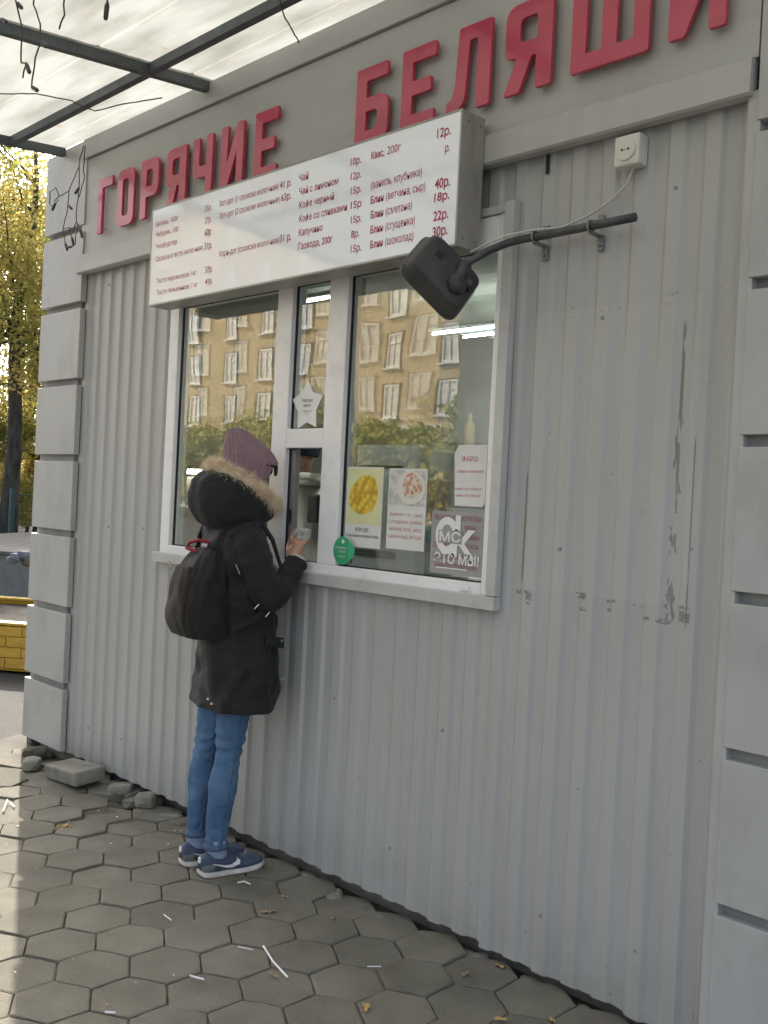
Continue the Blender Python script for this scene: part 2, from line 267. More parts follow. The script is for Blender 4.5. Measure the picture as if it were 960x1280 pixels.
M['glass'] = glass_mat()

def sheet_mat():
    m = bpy.data.materials.new('milky_canopy_sheet'); m.use_nodes = True; n, l = nodes(m); n.clear()
    tc = n.new('ShaderNodeTexCoord'); t = n.new('ShaderNodeTexNoise'); t.inputs['Scale'].default_value = 3; t.inputs['Detail'].default_value = 6
    mp = n.new('ShaderNodeMapping'); mp.inputs['Scale'].default_value = (0.5, 2.0, 1); l.new(tc.outputs['Object'], mp.inputs[0]); l.new(mp.outputs[0], t.inputs['Vector'])
    r = n.new('ShaderNodeValToRGB'); r.color_ramp.elements[0].color = (0.19, 0.19, 0.165, 1); r.color_ramp.elements[1].color = (0.35, 0.352, 0.325, 1)
    r.color_ramp.elements[0].position = 0.3; r.color_ramp.elements[1].position = 0.6; l.new(t.outputs[0], r.inputs[0])
    # small blots of leaf litter lying on top
    s = n.new('ShaderNodeTexNoise'); s.inputs['Scale'].default_value = 9; s.inputs['Detail'].default_value = 2; l.new(tc.outputs['Object'], s.inputs['Vector'])
    sr = n.new('ShaderNodeMapRange'); sr.inputs[1].default_value = 0.71; sr.inputs[2].default_value = 0.74; l.new(s.outputs[0], sr.inputs[0])
    mx = n.new('ShaderNodeMix'); mx.data_type = 'RGBA'; l.new(math_n(n, l, 'MULTIPLY', sr.outputs[0], 0.7), mx.inputs[0]); l.new(r.outputs[0], mx.inputs[6]); mx.inputs[7].default_value = (0.25, 0.22, 0.14, 1)
    tl = n.new('ShaderNodeBsdfTranslucent'); d = n.new('ShaderNodeBsdfDiffuse'); l.new(mx.outputs[2], tl.inputs[0]); l.new(mx.outputs[2], d.inputs[0])
    m1 = n.new('ShaderNodeMixShader'); m1.inputs[0].default_value = 0.2; l.new(tl.outputs[0], m1.inputs[1]); l.new(d.outputs[0], m1.inputs[2])
    o = n.new('ShaderNodeOutputMaterial'); l.new(m1.outputs[0], o.inputs[0]); return m
M['sheet'] = sheet_mat()

# ------------------------------------------------------------ helpers
def link(name, me, m, parent=None, smooth=False):
    o = bpy.data.objects.new(name, me); COL.objects.link(o)
    if m is not None and not me.materials: me.materials.append(m)
    if parent is not None: o.parent = parent
    if smooth: me.polygons.foreach_set('use_smooth', [True]*len(me.polygons))
    return o
def tag(o, label=None, cat=None, group=None, kind=None):
    if label: o['label'] = label
    if cat: o['category'] = cat
    if group: o['group'] = group
    if kind: o['kind'] = kind
    return o
def empty(name, loc=(0, 0, 0), label=None, cat=None, group=None):
    o = bpy.data.objects.new(name, None); COL.objects.link(o); o.location = loc; o.empty_display_size = 0.1
    return tag(o, label, cat, group)
class MB:
    """collects shapes into one bmesh; positions are world positions, an object's own origin is subtracted at build"""
    def __init__(s): s.b = bmesh.new()
    def box(s, x0, x1, y0, y1, z0, z1, bev=0.0, mi=0, R=None):
        v = [Vector((x, y, z)) for x in (x0, x1) for y in (y0, y1) for z in (z0, z1)]
        if R is not None: v = [R @ p for p in v]
        v = [s.b.verts.new(p) for p in v]
        fs = [s.b.faces.new([v[i] for i in f]) for f in ((0, 1, 3, 2), (4, 6, 7, 5), (0, 4, 5, 1), (2, 3, 7, 6), (0, 2, 6, 4), (1, 5, 7, 3))]
        for f in fs: f.material_index = mi
        if bev:
            es = list({e for f in fs for e in f.edges})
            r = bmesh.ops.bevel(s.b, geom=es, offset=bev, segments=2, affect='EDGES', profile=0.5)
            for f in r['faces']: f.material_index = mi
        return s
    def prism(s, pts, axis, t, mi=0, bev=0.0):
        """pts: list of 3-D points of a planar outline; extruded by vector axis*t"""
        a = Vector(axis)*t; n = len(pts)
        v0 = [s.b.verts.new(Vector(p)) for p in pts]; v1 = [s.b.verts.new(Vector(p)+a) for p in pts]
        fs = [s.b.faces.new(v0[::-1]), s.b.faces.new(v1)]
        for i in range(n): fs.append(s.b.faces.new((v0[i], v0[(i+1) % n], v1[(i+1) % n], v1[i])))
        for f in fs: f.material_index = mi
        if bev:
            es = list({e for e in fs[1].edges})
            bmesh.ops.bevel(s.b, geom=es, offset=bev, segments=2, affect='EDGES', profile=0.5)
        return s
    def tube(s, pts, r, seg=10, cap=True, flat=None):
        pts = [Vector(p) for p in pts]; n = len(pts); rs = r if hasattr(r, '__len__') else [r]*n
        rings = []; up = None
        for i, p in enumerate(pts):
            d = (pts[min(i+1, n-1)]-pts[max(i-1, 0)]).normalized()
            if up is None: up = d.orthogonal().normalized()
            up = (up - d*up.dot(d)).normalized(); w = d.cross(up)
            ring = []
            for k in range(seg):
                t = 2*PI*k/seg; ring.append(s.b.verts.new(p+(up*math.cos(t)+w*math.sin(t))*rs[i]))
            rings.append(ring)
        for a, b in zip(rings, rings[1:]):
            for k in range(seg): s.b.faces.new((a[k], a[(k+1) % seg], b[(k+1) % seg], b[k]))
        if cap: s.b.faces.new(rings[0][::-1]); s.b.faces.new(rings[-1])
        return s
    def rings(s, rings, cap=True):
        R = [[s.b.verts.new(p) for p in r] for r in rings]; n = len(R[0])
        for a, b in zip(R, R[1:]):
            for k in range(n): s.b.faces.new((a[k], a[(k+1) % n], b[(k+1) % n], b[k]))
        if cap: s.b.faces.new(R[0][::-1]); s.b.faces.new(R[-1])
        return s
    def build(s, name, m, parent=None, smooth=False, mats=(), loc=None):
        bmesh.ops.recalc_face_normals(s.b, faces=s.b.faces)
        me = bpy.data.meshes.new(name)
        off = Vector(loc) if loc is not None else (parent_loc(parent) if parent is not None else None)
        if off is not None:
            for v in s.b.verts: v.co -= off
        s.b.to_mesh(me); s.b.free()
        me.materials.append(m)
        for x in mats: me.materials.append(x)
        o = link(name, me, None, parent, smooth)
        if parent is None and loc is not None: o.location = loc
        return o
def parent_loc(p):
    v = Vector((0, 0, 0))
    while p is not None: v += p.location; p = p.parent
    return v
def text_mesh(body, x0, z0, h, y, m, name='lettering', parent=None, width=None, x1=None, off=0.0, ext=0.0, cw=1.0, res=3, mats=(), capfit=False, shear=0.0, R=None, align='LEFT'):
    c = bpy.data.curves.new('t', 'FONT'); c.body = body; c.size = 1.0; c.offset = off; c.extrude = 0.0; c.resolution_u = res; c.shear = shear
    o = bpy.data.objects.new('t', c); COL.objects.link(o)
    dg = bpy.context.evaluated_depsgraph_get(); me = bpy.data.meshes.new_from_object(o.evaluated_get(dg))
    bpy.data.objects.remove(o); bpy.data.curves.remove(c)
    n = len(me.vertices); co = np.empty(n*3, 'f'); me.vertices.foreach_get('co', co); co = co.reshape(-1, 3)
    mn = co.min(0); mx = co.max(0)
    sz = h/0.748
    if capfit: sz = h/(mx[1]-mn[1]); co[:, 1] -= mn[1]
    co[:, 0] -= mn[0]
    sx = (x1-x0)/(mx[0]-mn[0]) if x1 is not None else sz*cw
    wtot = (mx[0]-mn[0])*sx
    if align == 'CENTER': x0 -= wtot/2
    out = np.stack([x0+co[:, 0]*sx, np.full(n, y), z0+co[:, 1]*sz], 1)
    me.vertices.foreach_set('co', out.astype('f').ravel()); me.update()
    if ext:
        b = bmesh.new(); b.from_mesh(me); bmesh.ops.remove_doubles(b, verts=b.verts, dist=1e-5)
        geo = bmesh.ops.extrude_face_region(b, geom=b.faces[:])
        vs = [g for g in geo['geom'] if isinstance(g, bmesh.types.BMVert)]; front = [g for g in geo['geom'] if isinstance(g, bmesh.types.BMFace)]
        for v in vs: v.co.y -= ext
        fr = set(front)
        for f in b.faces: f.material_index = 0 if f in fr else 1
        bmesh.ops.recalc_face_normals(b, faces=b.faces); b.to_mesh(me); b.free()
    me.materials.clear(); me.materials.append(m)
    for x in mats: me.materials.append(x)
    return me
def join_meshes(name, mes, m, parent=None, mats=()):
    if name == 'lettering' and len(mes) > 1:                 # every line of print is a part of its own
        for x in mes: join_meshes(name, [x], m, parent, mats)
        return
    b = bmesh.new()
    for x in mes: b.from_mesh(x)
    me = bpy.data.meshes.new(name); off = parent_loc(parent)
    for v in b.verts: v.co -= off
    b.to_mesh(me); b.free()
    for x in mes: bpy.data.meshes.remove(x)
    me.materials.append(m)
    for x in mats: me.materials.append(x)
    return link(name, me, None, parent)
def nobj(v, s=1.0, a=0.01):
    return noise.noise(Vector(v)*s)*a
def skin_body(name, joints, edges, m, parent=None, root=0, sub=2):
    me = bpy.data.meshes.new(name); off = parent_loc(parent)
    me.from_pydata([Vector(j[0])-off for j in joints], edges, [])
    o = bpy.data.objects.new('t', me); COL.objects.link(o)
    md = o.modifiers.new('s', 'SKIN'); md.use_smooth_shade = True
    for i, j in enumerate(joints):
        r = j[1]; sv = me.skin_vertices[0].data[i]; sv.radius = (r, r) if not hasattr(r, '__len__') else r
        sv.use_root = (i == root)
    sb = o.modifiers.new('u', 'SUBSURF'); sb.levels = sub; sb.render_levels = sub
    dg = bpy.context.evaluated_depsgraph_get(); dg.update()
    m2 = bpy.data.meshes.new_from_object(o.evaluated_get(dg)); m2.name = name
    bpy.data.objects.remove(o); m2.materials.clear(); m2.materials.append(m)
    return link(name, m2, None, parent, smooth=True)

# ------------------------------------------------------------ ground
b = MB(); NG = 40
g = bmesh.new(); bmesh.ops.create_grid(g, x_segments=2, y_segments=2, size=900)
me = bpy.data.meshes.new('ground'); g.to_mesh(me); g.free()
gr = link('ground', me, M['asphalt']); gr.location = (0, 0, -0.045); tag(gr, kind='structure')
# bedding under the paving stones, slightly uneven
g = bmesh.new(); bmesh.ops.create_grid(g, x_segments=140, y_segments=90, size=1)
for v in g.verts:
    v.co.x = 2.1+v.co.x*4.3; v.co.y = -2.50+v.co.y*2.66
    v.co.z = -0.0072+0.003*noise.noise(v.co*6)+0.002*noise.noise(v.co*21)-.034*max(0, min(1, (v.co.y+.15)/.10))
    v.co.z -= .03*max([0]+[1-((v.co.x-a)**2+(v.co.y-c)**2)/.013 for a, c in ((-1.22, -.33), (-1.28, -.12), (-.62, -.06))])
    v.co.z = max(v.co.z, -0.042+.003*noise.noise(v.co*30))
me = bpy.data.meshes.new('pavement'); g.to_mesh(me); g.free()
pavement = link('pavement', me, M['dirt'], smooth=True); tag(pavement, kind='structure')
def hexstone(seed, R=0.1222, gap=0.0022, cut=None):
    r = random.Random(seed); bm = bmesh.new(); pts = []
    rr = R-gap
    for k in range(6):
        t = PI/6+k*PI/3; pts.append(Vector((math.cos(t)*rr*(1+r.uniform(-.012, .008)), math.sin(t)*rr*(1+r.uniform(-.012, .008)), 0)))
    # wear: a few extra points per side
    out = []
    for i in range(6):
        p, q = pts[i], pts[(i+1) % 6]; out.append(p); 
        if r.random() < .6: out.append(p.lerp(q, r.uniform(.35, .65))*(1-r.uniform(0, .012)))
    top = [bm.verts.new(p) for p in out]; f = bm.faces.new(top)
    low = [bm.verts.new((p.x, p.y, -0.055)) for p in out]
    for i in range(len(out)): bm.faces.new((low[i], low[(i+1) % len(out)], top[(i+1) % len(out)], top[i]))
    bmesh.ops.bevel(bm, geom=list(f.edges), offset=0.008, segments=2, affect='EDGES', profile=0.6)
    bmesh.ops.recalc_face_normals(bm, faces=bm.faces)
    me = bpy.data.meshes.new('paving_stone'); bm.to_mesh(me); bm.free(); me.materials.append(M['tile'])
    me.polygons.foreach_set('use_smooth', [False]*len(me.polygons)); return me
stones = [hexstone(s) for s in range(9)]
Wt = 0.2116; la = Vector((math.cos(math.radians(59.53)), math.sin(math.radians(59.53)), 0))*Wt; lb = Vector((math.cos(math.radians(-.47)), math.sin(math.radians(-.47)), 0))*Wt
lo_ = Vector((1.0208, -0.439, 0))
MI = cam.matrix_world.inverted()
def topx(p):
    q = MI @ Vector(p)
    if q.z > -0.1: return None
    return (480-1240*q.x/q.z, 640+1240*q.y/q.z)
cands = []
missing = [(-1.22, -0.33), (-1.28, -0.12), (-0.62, -0.06)]
for i in range(-40, 41):
    for j in range(-45, 46):
        p = lo_ + la*i + lb*j
        if not (-2.05 < p.x < 6.2 and -5.1 < p.y < -0.045): continue
        if any((p.x-a)**2+(p.y-c)**2 < 0.0081 for a, c in missing): continue
        q = topx(p); vis = q is not None and -40 < q[0] < 1010 and q[1] < 1345
        d = (p-Vector((3.38, -2.49, 0))).length
        cands.append((0 if vis else 1, d, p.copy()))
cands.sort(key=lambda c: (c[0], c[1]))
rest = []
for k, (v, d, p) in enumerate(cands):
    near = max(0.0, 1-abs(p.y)/0.50)*(1 if p.x < 0.6 else .75)
    left = max(0, min(1, (-0.3-p.x)/1.2))
    zz = random.uniform(-.002, .0035)+(random.uniform(-.012, .012))*max(near*.8, left); tl = 0.014+0.085*near*left+0.055*near+.03*left
    rx, ry, rz = random.uniform(-tl, tl), random.uniform(-tl, tl), random.uniform(-.012, .012)*(1+6*near*left)+math.radians(-.47)+random.choice((0, PI/3, PI, 2*PI/3))
    me = random.choice(stones)
    if k < 298:
        o = bpy.data.objects.new('paving_stone', me); COL.objects.link(o); o.parent = pavement; o.location = (p.x, p.y, zz); o.rotation_euler = (rx, ry, rz)
    else: rest.append((me, Matrix.Translation((p.x, p.y, zz)) @ Matrix.Rotation(rz, 4, 'Z') @ Matrix.Rotation(ry, 4, 'Y') @ Matrix.Rotation(rx, 4, 'X')))
bm = bmesh.new()
for me, mt in rest:
    k0 = len(bm.verts); bm.from_mesh(me); bm.verts.ensure_lookup_table()
    for v in bm.verts[k0:]: v.co = mt @ v.co
me = bpy.data.meshes.new('paving_stones'); bm.to_mesh(me); bm.free()
o = link('paving_stones', me, M['tile'], pavement); tag(o, kind='stuff')
# broken half stones and rubble wedged between the paving and the wall: part of the pavement
def rock(cx, cy, cz, sx, sy, sz, seed, m, name, parent=None, flat=True):
    r = random.Random(seed); bm = bmesh.new(); bmesh.ops.create_icosphere(bm, subdivisions=2, radius=1)
    for v in bm.verts:
        c = v.co.copy()
        c = Vector((math.copysign(abs(c.x)**.55, c.x), math.copysign(abs(c.y)**.55, c.y), math.copysign(abs(c.z)**.5, c.z)))
        c += Vector((noise.noise(c*1.3+Vector((seed, 0, 0))), noise.noise(c*1.3+Vector((0, seed, 0))), noise.noise(c*1.3+Vector((0, 0, seed)))))*.22
        v.co = Vector((c.x*sx, c.y*sy, c.z*sz))
    me = bpy.data.meshes.new(name); bm.to_mesh(me); bm.free(); me.materials.append(m)
    o = link(name, me, None, parent); o.location = (cx, cy, cz); o.rotation_euler = (r.uniform(-.1, .1), r.uniform(-.1, .1), r.uniform(0, 3)); return o
k = 0
for i in range(52):
    x = -1.45+i*0.072+random.uniform(-.03, .03)
    if x > 2.4: break
    s = random.uniform(.018, .042)*(1.4 if x < 0 else 1)
    rock(x, random.uniform(-.04, .03), -0.022+s*.2, s*1.5, s*.85, s*.45, i+3, M['tile'] if i % 3 else M['conc'], 'broken_stone', pavement)
# kerb-like concrete plinth under the wall
KIOSK_X0, KIOSK_X1 = -1.93, 2.62

# ------------------------------------------------------------ kiosk
kiosk = empty('kiosk', (0.34, 1.25, 0), 'grey corrugated street food kiosk with serving window and red lettered fascia', 'kiosk')
def kbox(name, m, *boxes, bev=0.0, parent=None, smooth=False, mats=()):
    b = MB()
    for q in boxes: b.box(*q, bev=bev)
    return b.build(name, m, parent or kiosk, smooth, mats)
kbox('plinth', M['conc'], (-1.40, 2.2, 0.10, 0.25, -0.05, 0.11), (-1.9, -1.40, 0.05, .25, -.05, .05))
P0, PD, PR = -1.424, 0.109, 0.0105
def rib_profile(x0, x1):
    pts = []; k = math.floor((x0-P0)/PD)-1
    while P0+k*PD < x1+PD:
        xk = P0+k*PD
        pts += [(xk-.002, 0.0), (xk+.0, .001), (xk+.010, PR-.001), (xk+.012, PR), (xk+.052, PR), (xk+.054, PR-.001), (xk+.064, .001), (xk+.066, 0.0)]
        k += 1
    def yv(x):
        for (a, ya), (c, yc) in zip(pts, pts[1:]):
            if a <= x <= c: return ya+(yc-ya)*(x-a)/(c-a) if c > a else ya
        return 0
    return [(x0, yv(x0))]+[p for p in pts if x0+1e-4 < p[0] < x1-1e-4]+[(x1, yv(x1))]
def wall_sheet(x0, x1, z0, z1, dy=0.0, seed=0):
    pr = rib_profile(x0, x1); nz = max(2, int((z1-z0)/.12)); b = bmesh.new(); grid = []
    for i in range(nz+1):
        z = z0+(z1-z0)*i/nz; row = []
        for x, y in pr:
            zz = z+(nobj((x*9, seed, 0), 1, .012) if i == 0 and z0 < .1 else 0)
            row.append(b.verts.new((x+nobj((x*.7, z*1.1, seed), 1.3, .0012), y+dy+nobj((x*1.1, z*.9, 7+seed), 1.2, .0055), zz)))
        grid.append(row)
    for a, c in zip(grid, grid[1:]):
        for k in range(len(a)-1): b.faces.new((a[k], a[k+1], c[k+1], c[k]))
    me = bpy.data.meshes.new('wall_sheet'); off = parent_loc(kiosk)
    for v in b.verts: v.co -= off
    b.to_mesh(me); b.free(); return link('wall_sheet', me, M['wall'], kiosk)
wall_sheet(-1.50, -0.65, 0.045, 2.56, 0.0, 1)
wall_sheet(-0.65, 0.36, 0.045, 1.122, 0.0008, 2); wall_sheet(0.36, 1.375, 0.045, 1.122, 0.0, 3)
wall_sheet(-0.65, 1.385, 2.40, 2.56, 0.001, 4)
wall_sheet(1.375, 2.19, 0.035, 2.56, 0.0005, 5)
for x_, z_ in [(-1.30, .22), (-.97, .23), (-1.19, 1.25), (-.86, 1.26), (-1.30, 2.47), (-.86, 2.46), (-.30, .24), (.36, .22), (.90, .23), (1.55, .21), (1.88, .22), (1.55, 1.33), (1.88, 2.36), (1.66, 2.02), (1.99, 1.36), (.58, .70), (1.12, .69), (-.20, .70)]:
    xk = P0+PD*round((x_-P0)/PD)+.088; MB().tube([(xk, -.0035, z_), (xk, .002, z_)], [.0045, .006], 8).build('screw', M['core'], kiosk)
# shell of the building behind the cladding
kbox('shell', M['pale'], (-1.9, -.66, .05, .10, .11, 2.6), (1.38, 2.6, .05, .10, .11, 2.6), (-.66, 1.38, .05, .10, .11, 1.12), (-.66, 1.38, .05, .10, 2.40, 2.6),
     (-1.9, -1.85, .10, 2.45, .0, 2.6), (2.55, 2.60, .10, 2.45, .0, 2.6), (-1.85, 2.55, 2.40, 2.45, .0, 2.6), (-1.85, 2.55, .10, 2.40, 2.55, 2.6))
kbox('floor', M['tilein'], (-1.85, 2.55, .10, 2.40, .02, .08))
kbox('roof', M['roof'], (-1.93, 2.62, .04, 2.5, 2.62, 3.30))
kbox('side_wall', M['panel'], (-1.95, -1.905, .10, 2.50, .05, 2.62)); kbox('side_wall', M['panel'], (2.605, 2.65, .10, 2.50, .05, 2.62)); kbox('rear_wall', M['panel'], (-1.9, 2.6, 2.452, 2.5, .05, 2.62))
# fascia
b = MB(); b.box(-1.49, 2.17, -.028, .03, 2.648, 3.14); b.build('fascia', M['fascia'], kiosk)
b = MB(); prof = [(-.030, 2.650), (-.050, 2.640), (-.052, 2.552), (-.044, 2.546), (-.01, 2.546), (-.01, 2.650)]
b.prism([(-1.485, y, z) for y, z in prof], (1, 0, 0), 3.647); b.build('lower_flashing', M['panel'], kiosk)
b = MB(); b.box(-1.492, 2.17, -.042, .03, 3.145, 3.2455, bev=.002); b.build('cornice', M['fascia'], kiosk)
# pillars with cassette panels
def pillar(x0, x1, cx0, cx1):
    kbox('pillar', M['core'], (cx0, cx1, -.006, .05, .06, 3.235))
    zs = [.052+.4*0]+[.411+.3995*k for k in range(8)]
    z = .05; tops = [.411-.036+0.0+.3993*k for k in range(9)]
    prev = .052
    for k in range(9):
        t = 0.4105-.036+.3993*k
        if t > 3.15: t = 3.236
        b = MB(); b.box(x0+random.uniform(-.002, .002), x1+random.uniform(-.002, .002), -.036+random.uniform(-.002, .002), -.004, prev, t, bev=.0025)
        b.build('cladding_panel', M['panel'], kiosk)
        prev = 0.4105+.3993*k
        if t > 3.15: break
pillar(-1.905, -1.452, -1.895, -1.50)
# right pillar, its panels run out of the frame
def pillar_right():
    kbox('pillar', M['core'], (2.172, 2.60, -.002, .05, .06, 3.235)); prev = .06
    for k in range(9):
        t = .447-.032+.4065*k
        if t > 3.1: t = 3.236
        MB().box(2.178, 2.615, -.036, -.003, prev, t, bev=.002).build('cladding_panel', M['panel'], kiosk); prev = .447+.4065*k
        if t > 3.1: break
    MB().box(2.150, 2.186, -.031, .0, .05, 2.56, bev=.001).build('corner_strip', M['panel'], kiosk)
pillar_right()
kbox('foot', M['beam'], (-1.915, -1.86, .0, .06, -.03, .06))
# window
win = MB()
def fr(x0, x1, z0, z1, y0=-.014, y1=.06): win.box(x0, x1, y0, y1, z0, z1, bev=.004)
fr(-.615, -.542, 1.150, 2.39); fr(1.317, 1.350, 1.150, 2.39)                    # outer jambs
fr(-.542, 1.317, 1.150, 1.197); fr(-.542, 1.317, 2.285, 2.388)                  # sill rail and head rail
fr(.183, .278, 1.197, 2.285); fr(.500, .606, 1.197, 2.285)                      # mullions
fr(.278, .500, 1.638, 1.714)                                                    # transom
window = win.build('window', M['pvc'], kiosk)
b = MB(); gy0, gy1 = .007, .017
def gk(x0, x1, z0, z1, w=.0045):
    b.box(x0, x0+w, gy0, gy1, z0, z1); b.box(x1-w, x1, gy0, gy1, z0, z1); b.box(x0+w, x1-w, gy0, gy1, z0, z0+w); b.box(x0+w, x1-w, gy0, gy1, z1-w, z1)
panes = [(-.542, .183, 1.197, 2.285), (.278, .500, 1.714, 2.285), (.606, 1.317, 1.197, 2.285)]
for q in panes: gk(*q)
gk(.278, .500, 1.197, 1.638, .003); b.build('gasket', M['gasket'], window)
for q in panes:
    x0, x1, z0, z1 = q; xm, zm = (x0+x1)/2, (z0+z1)/2
    for nm, yy, rz, rx in (('pane', .0130, 0.0, 0.0), ('inner_pane', .0290, math.radians(.75), math.radians(-.30))):    # double glazing: the inner sheet is not quite parallel
        bm = bmesh.new(); vs = []
        for x, z in ((x0+.004, z0+.004), (x1-.004, z0+.004), (x1-.004, z1-.004), (x0+.004, z1-.004)): vs.append(bm.verts.new((x, yy+(x-xm)*math.tan(rz)+(z-zm)*math.tan(rx), z)))
        bm.faces.new(vs); me = bpy.data.meshes.new(nm); off = parent_loc(window)
        for v in bm.verts: v.co -= off
        bm.to_mesh(me); bm.free(); link(nm, me, M['glass'], window)
# inner sash edges beside each pane (double glazing spacer) and the sliding sash of the hatch
for xx in (-.536, .612, 1.300): MB().box(xx, xx+.010, .050, .058, 1.206, 2.28).build('spacer', M['alu'], window)
b = MB(); b.box(.280, .306, .016, .042, 1.200, 1.635, bev=.002); b.build('sliding_sash', M['alu'], window)
b = MB(); b.box(.289, .299, .002, .016, 1.34, 1.395, bev=.003); b.build('sash_handle', M['black'], window)
# sill flashing and outer trim
b = MB(); prof = [(-.001, 1.1625), (-.034, 1.160), (-.037, 1.158), (-.037, 1.118), (-.001, 1.117)]
b.prism([(-.640, y, z) for y, z in prof], (1, 0, 0), 2.032); b.build('sill_flashing', M['trim'], kiosk)
b = MB(); b.box(1.3515, 1.391, -.032, .0, 1.1625, 2.418, bev=.0015); b.box(-.62, 1.350, -.022, .0, 2.389, 2.416, bev=.0015); b.build('window_trim', M['trim'], kiosk)
b = MB(); b.box(1.236, 1.272, -.022, -.0145, 1.168, 1.182, bev=.002); b.build('drain_cap', M['whitep'], window)
b = MB(); b.box(.30, .38, -.034, -.015, 1.1625, 1.167, bev=.001); b.build('sill_scrap', M['alu'], window)

# canopy: beams and milky ribbed sheets
SL = 0.085                                     # metres dropped per metre outwards
def cz(y): return 3.25+SL*y
canopy = empty('canopy', (0.9, -.1, 3.2), 'flat milky plastic canopy on blue grey metal beams over kiosk front', 'canopy')
def beam_y(x, y0, y1, w=.036, h=.042):
    b = MB(); pts = []
    for y in (y0, y1):
        for dx, dz in ((-w/2, -h), (w/2, -h), (w/2, 0), (-w/2, 0)): pts.append((x+dx, y, cz(y)+dz))
    V = [b.b.verts.new(p) for p in pts]
    for f in ((0, 1, 2, 3), (4, 5, 6, 7), (0, 4, 5, 1), (1, 5, 6, 2), (2, 6, 7, 3), (3, 7, 4, 0)): b.b.faces.new([V[i] for i in f])
    b.build('beam', M['beam'], canopy)
for x in (-1.70, -.36, .98, 2.32, 3.66): beam_y(x, -.041, -2.75)
def beam_x(y, w=.034, h=.040):
    b = MB(); b.box(-1.74, 3.70, y-w/2, y+w/2, cz(y)-h, cz(y)-.001); b.build('beam', M['beam'], canopy)
for y in (-.33, -1.45, -2.72): beam_x(y)
sheet_i = 0
for sx0, sx1 in ((-1.74, -.36), (-.36, .98), (.98, 2.32), (2.32, 3.72)):
    bm = bmesh.new(); ys = []; y = -.03
    while y > -2.8:
        ys += [(y, .004), (y-.10, .004), (y-.104, .009), (y-.116, .009), (y-.12, .004), (y-.40, .004)]; y -= .44
    rows = [[bm.verts.new((x, yy, cz(yy)+hh+.0005*sheet_i)) for yy, hh in ys] for x in (sx0-.03, sx1+.03)]
    for k in range(len(ys)-1): bm.faces.new((rows[0][k], rows[1][k], rows[1][k+1], rows[0][k+1]))
    me = bpy.data.meshes.new('roof_sheet'); off = parent_loc(canopy)
    for v in bm.verts: v.co -= off
    bm.to_mesh(me); bm.free(); link('roof_sheet', me, M['sheet'], canopy); sheet_i += 1

# fascia lettering
def cv(X, Z, Y):                                # coordinates read on the wall plane carried to a plane in front of it
    t = (2.4886+Y)/2.4886; return 3.3786+(X-3.3786)*t, 1.45+(Z-1.45)*t
sign = empty('shop_sign', (.34, -.03, 2.9), 'raised red Cyrillic letters reading ГОРЯЧИЕ БЕЛЯШИ along the grey fascia', 'sign')
L1 = [('Г', -1.404, -1.262), ('О', -1.205, -1.045), ('Р', -.978, -.820), ('Я', -.752, -.585), ('Ч', -.525, -.375), ('И', -.305, -.145), ('Е', -.060, .090),
      ('Б', .570, .742), ('Е', .812, .972), ('Л', 1.035, 1.222), ('Я', 1.285, 1.470), ('Ш', 1.547, 1.815), ('И', 1.880, 2.050)]
X_, Y_ = .31, .17
GL = {'Г': [[(0, 0), (X_, 0), (X_, 1-Y_), (1, 1-Y_), (1, 1), (0, 1)]],
 'О': [[(0, 0, 9), (1, 0, 9), (1, 1, 9), (0, 1, 9)], [(X_, Y_, 4), (1-X_, Y_, 4), (1-X_, 1-Y_, 4), (X_, 1-Y_, 4)]],
 'Р': [[(0, 0), (X_, 0), (X_, .36), (1, .36, 9), (1, 1, 9), (0, 1)], [(X_, .36+Y_), (1-X_, .36+Y_, 4), (1-X_, 1-Y_, 4), (X_, 1-Y_)]],
 'Я': [[(1, 0), (1, 1), (0, 1, 9), (0, .42, 7), (.27, .40, 0), (.0, 0), (.33, 0), (.58, .38), (1-X_, .38), (1-X_, 0)], [(X_, .38+Y_, 4), (1-X_, .38+Y_), (1-X_, 1-Y_), (X_, 1-Y_, 4)]],
 'Ч': [[(1-X_, 0), (1, 0), (1, 1), (1-X_, 1), (1-X_, .36+Y_), (X_, .36+Y_, 4), (X_, 1), (0, 1), (0, .36, 9), (1-X_, .36)]],
 'И': [[(0, 0), (.28, 0), (.72, .60), (.72, 0), (1, 0), (1, 1), (.72, 1), (.28, .40), (.28, 1), (0, 1)]],
 'Е': [[(0, 0), (1, 0), (1, Y_), (X_, Y_), (X_, .5-Y_/2), (.88, .5-Y_/2), (.88, .5+Y_/2), (X_, .5+Y_/2), (X_, 1-Y_), (1, 1-Y_), (1, 1), (0, 1)]],
 'Б': [[(0, 0), (1, 0, 9), (1, .60, 9), (X_, .60), (X_, 1-Y_), (.94, 1-Y_), (.94, 1), (0, 1)], [(X_, Y_), (1-X_, Y_, 4), (1-X_, .60-Y_, 4), (X_, .60-Y_)]],
 'Л': [[(0, 0), (.18, 0, 3), (.42, .10, 9), (.50, 1-Y_), (.70, 1-Y_), (.70, 0), (1, 0), (1, 1), (.25, 1), (.19, .30, 6), (.10, .16, 6), (0, .16)]],
 'Ш': [[(0, 0), (1, 0), (1, 1), (.81, 1), (.81, Y_), (.595, Y_), (.595, 1), (.405, 1), (.405, Y_), (.19, Y_), (.19, 1), (0, 1)]]}
